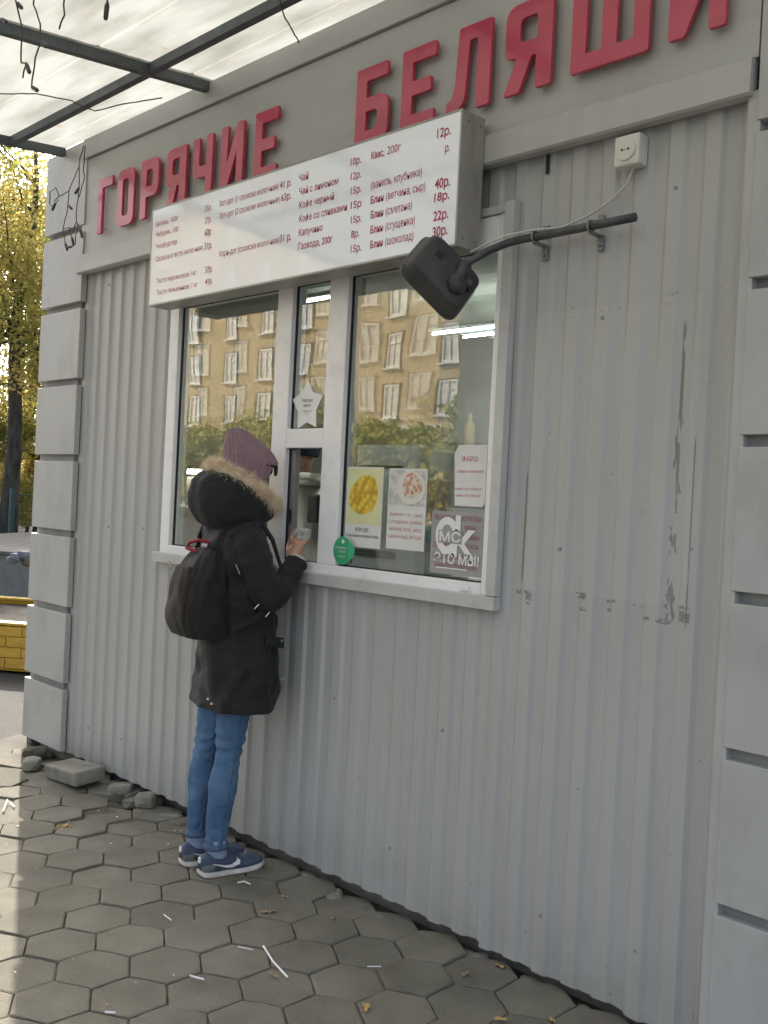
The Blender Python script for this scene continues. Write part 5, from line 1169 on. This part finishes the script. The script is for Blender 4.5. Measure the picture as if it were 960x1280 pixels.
# ------------------------------------------------------------ litter and leaves
def leaf(x, y, s, m, label, rot, z=.006):
    bm = bmesh.new(); n = 14; r = random.Random(int(x*1000+y*77)); vs = []
    c = bm.verts.new((0, 0, .004))
    for k in range(n):
        t = 2*PI*k/n; rr = s*(1+.25*math.sin(3*t+r.random()*6)+.12*r.uniform(-1, 1))*(1.25 if abs(math.cos(t)) > .8 else .85)
        vs.append(bm.verts.new((rr*math.cos(t), rr*.8*math.sin(t), r.uniform(-.002, .010)*s/.02)))
    for k in range(n): bm.faces.new((c, vs[k], vs[(k+1) % n]))
    me = bpy.data.meshes.new('fallen_leaf'); bm.to_mesh(me); bm.free(); me.materials.append(m)
    o = link('fallen_leaf', me, None); o.location = (x, y, z); o.rotation_euler = (0, 0, rot); tag(o, label, 'leaf')
def gz0(px, py):
    d = (cam.matrix_world.to_3x3() @ Vector(((px-480)/1240, -(py-640)/1240, -1))); t = -1.45/d.z; p = cam.matrix_world.translation+d*t; return p.x, p.y
for px, py, s, mk, lb in ((457, 1261, .016, 'leafy', 'single round yellow leaf near the bottom edge, left of the broken stones'), (624, 1210, .017, 'leafy', 'yellow leaf caught between broken stones close to the wall'), (581, 1220, .014, 'leafb', 'tan leaf on the stone just left of the yellow leaf by the wall'),
                          (334, 1143, .020, 'leafb', 'curled brown leaf right of the middle of the paving, below the shoes'), (416, 1150, .013, 'leafb', 'small dark leaf on the stones below the shoe tip and the wall'), (341, 1221, .013, 'leafb', 'tan leaf under the tip of the white straw'),
                          (355, 1123, .011, 'leafb', 'tiny brown leaf just below the right shoe tip'), (625, 1277, .014, 'leafy', 'yellow leaf at the bottom edge in front of the wall corner'), (690, 1278, .012, 'leafy', 'small leaf at the bottom edge nearest the right pillar')):
    x, y = gz0(px, py); leaf(x, y, s, M[mk], lb, px*.7)
x, y = gz0(67, 1028)
for k in range(16): leaf(x+random.uniform(-.10, .10), y+random.uniform(-.05, .05), random.uniform(.010, .016), M['leafy'] if k % 2 else M['leafb'], 'fallen leaf in the heap filling the hole between stones by the slab', k, z=.0) ; 
for o in [q for q in COL.objects if q.get('label') == 'fallen leaf in the heap filling the hole between stones by the slab']: o['group'] = 'leaves heaped in a paving hole'
def stick(p1, p2, r, label, m, name='paper_straw', cat='straw', mid=None):
    (x1, y1), (x2, y2) = gz0(*p1), gz0(*p2); pts = [(x1, y1, .008+r)]
    if mid: mx_, my_ = gz0(*mid); pts.append((mx_, my_, .010+r))
    pts.append((x2, y2, .008+r)); b = MB(); b.tube(pts, r, 8); o = b.build(name, m, None, loc=((x1+x2)/2, (y1+y2)/2, .006)); tag(o, label, cat)
stick((329, 1187), (359, 1226), .0032, 'long white straw lying slantwise on the lower paving', M['whitep'], mid=(341, 1207))
stick((297, 1107), (311, 1148) if False else (313, 1109), .003, 'thin white stick on the paving right below the shoes', M['whitep'], 'thin_stick', 'stick', mid=(305, 1106))
stick((237, 1224), (255, 1229), .003, 'short white stick left of the long straw', M['whitep'], 'thin_stick', 'stick')
stick((205, 1147), (214, 1154), .002, 'tiny white stick on the middle of the paving', M['whitep'], 'thin_stick', 'stick')
stick((131, 1270), (144, 1271), .003, 'short white stick near the bottom left edge', M['whitep'], 'thin_stick', 'stick')
stick((459, 1212), (476, 1212), .0018, 'fine white stick beside the wall stones at lower centre', M['whitep'], 'thin_stick', 'stick')
stick((297, 1187), (316, 1191), .0018, 'fine pale stick just above the long white straw', M['whitep'], 'thin_stick', 'stick')
stick((4, 1018), (18, 1012), .004, 'bent white paper strip on the sunlit stones at the far left edge', M['whitep'], 'paper_strip', 'paper', mid=(9, 1004))
for k in range(30):
    px, py = random.uniform(5, 330), random.uniform(985, 1275)
    if k < 14: px, py = random.uniform(5, 240), random.uniform(1010, 1060)
    x, y = gz0(px, py)
    if y > -.05: continue
    s = random.uniform(.003, .008); pts = [(x+s*math.cos(a)*random.uniform(.5, 1.2), y+s*.6*math.sin(a)*random.uniform(.5, 1.2), .0065+random.uniform(0, .002)) for a in np.linspace(0, 2*PI, 6, endpoint=False)]
    o = MB().prism(pts, (0, 0, 1), .0012).build('paper_scrap', random.choice([M['whitep'], M['leafb'], M['leafy']]), None, loc=(x, y, .006)); tag(o, 'tiny pale scrap of litter scattered over the paving', 'litter', 'scraps scattered over the paving')
# the loose slab by the wall, and broken paving blocks heaped beside it
x, y = gz0(98, 983); sb = rock(-1.09, -.115, .052, .155, .092, .036, 11, M['conc'], 'concrete_slab'); sb.rotation_euler = (.05, -.04, .10)
bm = bmesh.new(); bm.from_mesh(sb.data); bm.free()
b = MB(); b.box(-.135, .135, -.085, .085, -.034, .034, bev=.009)
for v in b.b.verts: v.co += noise.noise_vector(v.co*9)*.006
sb.data = bpy.data.meshes.new('concrete_slab'); bmesh.ops.recalc_face_normals(b.b, faces=b.b.faces); b.b.to_mesh(sb.data); b.b.free(); sb.data.materials.append(M['conc']); sb.location = (-1.10, -.13, .045)
tag(sb, 'thick loose concrete slab lying against the foot of the wall by the left pillar', 'slab')
for i, (x, y, s, lb) in enumerate(((-1.62, -.09, .05, 'dark lump of broken concrete at the foot of the left pillar'), (-.80, -.05, .045, 'broken concrete lump right of the thick slab under the wall'), (-.58, -.045, .05, 'upright broken kerb piece under the wall behind the person'), (-1.42, -.20, .05, 'broken stone standing left of the thick slab'))):
    o = rock(x, y, s*.45, s*1.3, s*.9, s*.6, 31+i, M['conc'] if i else M['dirt'], 'rubble_stone'); tag(o, lb, 'stone')
# two tilted paving stones near the slab
for (x, y, rx, ry, lb) in ((-1.30, -.40, .10, .13, 'tilted hexagonal stone lying loose left of the leaf filled hole'), (-1.56, -.24, -.08, .16, 'tilted hexagonal stone nearest the left pillar')):
    o = bpy.data.objects.new('loose_paver', stones[2]); COL.objects.link(o); o.location = (x, y, .018); o.rotation_euler = (rx, ry, .4); tag(o, lb, 'paver')

# ------------------------------------------------------------ left background
def vdir(a, c): return Vector((c[0]-a[0], c[1]-a[1], 0)).normalized()
# yellow brick planter
pl = empty('brick_planter', (-4.2, .9, 0), 'low yellow painted brick planter beyond the kiosk corner', 'planter')
A = Vector((-5.75, -.38, 0)); D = Vector((.795, .607, 0)); Nn = Vector((-.607, .795, 0)); Lp = 3.6; Dp = 2.1
def pbox(name, m, u0, u1, w0, w1, z0, z1, bev=0, parent=None):
    b = MB(); Rm = Matrix.Translation(A) @ Matrix((D, Nn, Vector((0, 0, 1)))).transposed().to_4x4(); b.box(u0, u1, w0, w1, z0, z1, bev, R=Rm); return b.build(name, m, parent)
core = pbox('wall_core', M['ymortar'], .01, Lp-.01, .01, .11, -.02, .315, parent=pl); pbox('wall_core', M['ymortar'], .01, Lp-.01, Dp-.11, Dp-.01, -.02, .275, parent=pl)
pbox('soil', M['soil'], .02, Lp-.02, .11, Dp-.11, -.02, .24, parent=pl)
for r_ in range(4):
    k = 0; u = -.12*(r_ % 2)
    while u < Lp:
        a_, c_ = max(0, u), min(Lp, u+.242)
        if c_-a_ > .03: pbox('brick', M['ybrick'], a_, c_, random.uniform(-.003, .003), .12, r_*.083, r_*.083+.074, .003, pl)
        u += .252
u = 0
while u < Lp: pbox('brick', M['ybrick'], u, min(Lp, u+.12), -.006, .125, .333, .352, .003, pl); pbox('brick', M['ybrick'], u, min(Lp, u+.12), Dp-.125, Dp, .277, .30, .003, pl); u += .126
# grey concrete raised bed behind
cb = empty('concrete_bed', (-9, 3, 0), 'raised grey concrete bed with pale ledge behind the yellow planter', 'raised bed')
A = Vector((-10.9, .9, 0)); D = Vector((.80, .60, 0)).normalized(); Nn = Vector((-D.y, D.x, 0))
pbox('front_wall', M['conc2'], 0, 6, 0, .18, -.02, .56, .008, cb); pbox('ledge', M['conc3'], -.03, 6.03, -.03, .9, .56, .60, .006, cb); pbox('fill', M['conc3'], 0, 6, .9, 7.5, -.02, .52, .0, cb)
bp_ = onray(22, 697, 0); 
dd = (cam.matrix_world.to_3x3() @ Vector(((21-480)/1240, -(704-640)/1240, -1))); t = (.60-1.45)/dd.z; q = cam.matrix_world.translation+dd*t
bd = empty('cloth_bundle', (q.x, q.y, .60), 'rumpled blue grey bundle lying on the concrete ledge at far left', 'bundle')
for i, (dx, dy, dz, s, mk) in enumerate(((0, 0, .06, .06, 'bundle'), (.05, .05, .09, .055, 'bundle'), (-.04, -.03, .03, .05, 'bundle'), (.10, .10, .02, .07, 'dirt'))):
    o = rock(0, 0, 0, s*1.2, s, s*.8, 50+i, M[mk], 'lump', bd); o.location = (dx, dy, dz)
# mesh fence
fe = empty('mesh_fence', (-17, 6.8, 0), 'dark green wire mesh fence with posts behind the concrete bed', 'fence')
FA = Vector((-22.4, 1.6, 0)); FD = Vector((.72, .694, 0)); FZ = .2
fp = Vector((0, 0, 1)); 
tt = onray(20, 650, 6.8); u0 = (tt-FA).dot(FD)
for k in range(-3, 6):
    p = FA+FD*(u0+k*2.5); MB().box(-.045, .045, -.045, .045, 0, 1.32, R=Matrix.Translation(p)).build('post', M['fenceg'], fe)
b = MB(); Lf_ = 24
for z in (.25, 1.18): b.tube([FA+fp*z, FA+FD*Lf_+fp*z], .012, 5)
b.build('rail', M['fenceg'], fe)
b = MB()
for k in range(int(Lf_/.09)): p = FA+FD*(k*.09); b.box(-.003, .003, -.003, .003, .22, 1.2, R=Matrix.Translation(p))
for k in range(9): z = .25+k*.11; b.tube([FA+fp*z, FA+FD*Lf_+fp*z], .003, 3)
o = b.build('mesh', M['fenceg'], fe); tag(o, kind='stuff')
# trees
def tree(x, y, H, R0, trunk_r, nleaf, leafm, label, group=None, seed=0, crown_low=.3, ls=.085, lean=0.0, sparse=1.0):
    r = random.Random(seed); g_ = np.random.default_rng(seed); root = empty('tree', (x, y, 0), label, 'tree', group)
    b = MB(); top = Vector((x+lean*H, y+lean*.3*H, H*.86)); base = Vector((x, y, -.05)); P = []; Rr = []
    for k in range(10):
        f = k/9; P.append(base.lerp(top, f)+Vector((nobj((seed, f*3, 0), 1, .5*f), nobj((0, f*3, seed), 1, .5*f), 0))); Rr.append(trunk_r*(1-f*.82)*(1.25 if k == 0 else 1))
    b.tube(P, Rr, 10); tips = []
    for k in range(15):
        f = r.uniform(crown_low*.9, .92); i = f*9; p = P[int(i)].lerp(P[min(9, int(i)+1)], i-int(i)); a = r.uniform(0, 2*PI); ln = R0*r.uniform(.55, 1.0)*(1-.45*abs(f-.55)); d = Vector((math.cos(a), math.sin(a), r.uniform(.25, .9))).normalized()
        q = p+d*ln*.5+Vector((0, 0, r.uniform(-.1, .1))); e_ = p+d*ln+Vector((0, 0, r.uniform(-.3, .4))); rr = trunk_r*(1-f*.75)*.45; b.tube([p, q, e_], [rr, rr*.6, rr*.15], 6); tips += [q, e_, q.lerp(e_, .5)]
        for m_ in range(3):
            s0 = p.lerp(e_, r.uniform(.35, .9)); d2 = (d+Vector((r.uniform(-1, 1), r.uniform(-1, 1), r.uniform(-.5, .8)))).normalized(); s1 = s0+d2*ln*r.uniform(.25, .5); b.tube([s0, s0.lerp(s1, .5)+Vector((0, 0, .05)), s1], [rr*.35, rr*.22, rr*.06], 4); tips += [s1, s0.lerp(s1, .6)]
    b.build('trunk', M['bark'], root, True)
    tips = np.array([list(t) for t in tips+[top]]); n = nleaf
    c = tips[g_.integers(0, len(tips), n)]; cl = g_.normal(0, 1, (n, 3)); cl /= np.maximum(np.linalg.norm(cl, axis=1, keepdims=True), 1e-6); rad = (g_.random(n)**.45)[:, None]*R0*.30*sparse
    P_ = c+cl*rad*np.array([1.0, 1.0, .85]); s = ls*g_.uniform(.6, 1.3, n)
    n1 = g_.normal(0, 1, (n, 3)); n1 /= np.linalg.norm(n1, axis=1, keepdims=True); n2 = np.cross(n1, g_.normal(0, 1, (n, 3))); n2 /= np.linalg.norm(n2, axis=1, keepdims=True)
    a = P_-n1*s[:, None]; b2 = P_+n2*s[:, None]*.5; c2 = P_+n1*s[:, None]; d2 = P_-n2*s[:, None]*.5
    V = np.stack([a, b2, c2, d2], 1).reshape(-1, 3)-np.array([x, y, 0]); me = bpy.data.meshes.new('crown')
    me.vertices.add(4*n); me.vertices.foreach_set('co', V.astype('f').ravel()); me.loops.add(4*n); me.loops.foreach_set('vertex_index', np.arange(4*n, dtype='i')); me.polygons.add(n); me.polygons.foreach_set('loop_start', np.arange(0, 4*n, 4, dtype='i')); me.polygons.foreach_set('loop_total', np.full(n, 4, 'i')); me.update(calc_edges=True)
    me.materials.append(leafm); link('crown', me, None, root)
fw = Vector((-.714, .70, 0)); 
def vp(px, dist):                                      # ground point a given distance away in the direction of an image column
    d = cam.matrix_world.to_3x3() @ Vector(((px-480)/1240, 0, -1)); d.z = 0; d.normalize(); p = Vector((3.3786, -2.4886, 0))+d*dist; return p.x, p.y
TL = [(9, 26.0, 11.5, 3.0, .23, 11000, 'leaf_yellow', 'tall yellow leaved tree with a thick dark trunk behind the mesh fence', .5), (52, 30, 10.5, 3.4, .20, 15000, 'leaf_yellow', 'golden tree just left of the kiosk pillar, branches forking upward', .2),
      (-30, 31, 11, 3.4, .25, 18000, 'leaf_olive', 'olive tree at the far left edge behind the fence', .2), (30, 37, 12.5, 4.0, .28, 13000, 'leaf_olive', 'taller pale yellow tree in the second row behind the fence', .12),
      (75, 24, 8.5, 2.6, .16, 14000, 'leaf_yellow', 'slim olive tree partly hidden behind the left pillar', .12), (-90, 34, 11, 3.6, .25, 9000, 'leaf_yellow', 'yellow tree outside the left edge of the fence row', .2), (130, 33, 11, 3.6, .25, 8000, 'leaf_olive', 'olive tree hidden behind the kiosk', .2),
      (20, 47, 10, 4.2, .3, 6000, 'leaf_olive', 'farthest olive tree seen through the yellow crowns', .02), (60, 50, 8.5, 4.2, .3, 6000, 'leaf_olive', 'farthest olive tree right next to the pillar', .02)]
for i, (px, ds, H, R0, tr, nl, lm, lb, cl) in enumerate(TL):
    x, y = vp(px, ds); tree(x, y, H, R0, tr, nl, M[lm], lb, 'trees behind the fence', seed=20+i, crown_low=cl, ls=.062, lean=(.03 if i == 0 else 0))
# thin yellow shrubs along the fence
for i, px in enumerate((-8, 12, 34, 56)):
    x, y = vp(px, 28.5+i*.8); tree(x, y, 2.8+.4*(i % 2), 1.2, .05, 7000, M['leaf_yellow'], ['yellow shrub at the fence nearest the left edge', 'yellow shrub right behind the fence post', 'yellow shrub between fence post and pillar', 'yellow shrub beside the kiosk pillar'][i], 'shrubs along the fence', seed=60+i, crown_low=.1, ls=.05)

# ------------------------------------------------------------ across the street: what the window reflects
bl = empty('apartment_building', (-55, -46, 0), 'long ochre plastered apartment building across the street, reflected in the panes', 'building')
BX0, BX1, BY, BH = -96, -36.6, -43.0, 24.4
MB().box(BX0, BX1, BY-12, BY, -.05, BH).build('wall', M['ochre'], bl)
MB().box(BX0-.4, BX1+.4, BY-12.4, BY+.5, BH, BH+.35).build('roof', M['red_brick'], bl); MB().box(BX0, BX1, BY, BY+.12, 6.0, 6.25).build('string_course', M['winw'], bl)
b = MB(); wx, wz = .72, 1.12
b.box(-wx, wx, 0, .10, -wz, -wz+.12); b.box(-wx, wx, 0, .10, wz-.12, wz); b.box(-wx, -wx+.11, 0, .10, -wz+.12, wz-.12); b.box(wx-.11, wx, 0, .10, -wz+.12, wz-.12); b.box(-.10, .0, 0, .09, -wz+.12, wz-.12); b.box(-wx+.11, wx-.11, 0, .08, .46, .56)
w0 = b.build('window', M['winw'], bl, loc=(0, 0, 0)); b = MB(); b.box(-wx+.1, wx-.1, .0, .02, -wz+.1, wz-.1); p0 = b.build('pane', M['curtain'], w0, loc=(0, 0, 0))
b = MB(); b.box(-wx-.30, -wx-.002, .0, .05, -wz-.02, wz+.10); b.box(wx+.002, wx+.10, .0, .05, -wz-.02, wz+.10); b.box(-wx-.002, wx+.002, .0, .05, wz+.002, wz+.10); v0 = b.build('reveal', M['reveal'], w0, loc=(0, 0, 0))
b = MB(); b.box(-wx-.35, wx+.15, .0, .20, -wz-.12, -wz-.02); u0_ = b.build('sill', M['winw'], w0, loc=(0, 0, 0)); bo = parent_loc(bl); first = True
for fl in range(7):
    for k in range(13):
        X = -93.5+k*4.62; z = 1.35+fl*3.33
        if first: w_, first = w0, False
        else:
            w_ = w0.copy(); COL.objects.link(w_); w_.parent = bl; 
            for src in (p0, v0, u0_): pp = src.copy(); COL.objects.link(pp); pp.parent = w_
        w_.location = Vector((X, BY+.012, z))-bo
# rain pipes
for X in (-72.5, -49.2): MB().tube([(X, BY+.15, 0), (X, BY+.15, BH)], .09, 8).build('rain_pipe', M['winw'], bl)
# dark neighbouring pavilion
nb_ = empty('neighbour_pavilion', (-4.0, -11, 0), 'dark grey green pavilion across the pavement, reflected at the right of the window', 'kiosk')
MB().box(-7.1, 0.0, -13.5, -9.2, -.02, 4.6, bev=.02).build('wall', M['pav'], nb_); MB().box(-7.3, .2, -13.7, -9.0, 4.6, 4.9, bev=.02).build('roof', M['beam'], nb_)
MB().box(-6.9, -5.6, -9.2, -9.16, 2.3, 3.1).build('sign_panel', M['conc2'], nb_); MB().box(-6.6, -5.2, -9.2, -9.15, .1, 1.1).build('lower_panel', M['appl'], nb_)
RT = [(-44, -28, 5.8, 2.6), (-39.5, -27, 5.0, 2.4), (-35, -28.5, 5.4, 2.6), (-30.5, -26, 4.6, 2.2), (-26, -25, 4.6, 2.2), (-22, -23, 4.2, 2.0), (-49.5, -28.5, 5.8, 2.7), (-55, -27.5, 5.2, 2.6), (-61, -29, 5.6, 2.8), (-67, -28, 5.4, 2.8), (-18, -22, 4.2, 2.0)]
for i, (x, y, H, R0) in enumerate(RT):
    tree(x, y, H, R0, .12, 6500, M['leaf_olive'], 'low olive autumn tree in the row in front of the ochre building', 'trees in front of the ochre building', seed=90+i, crown_low=.12, ls=.15)
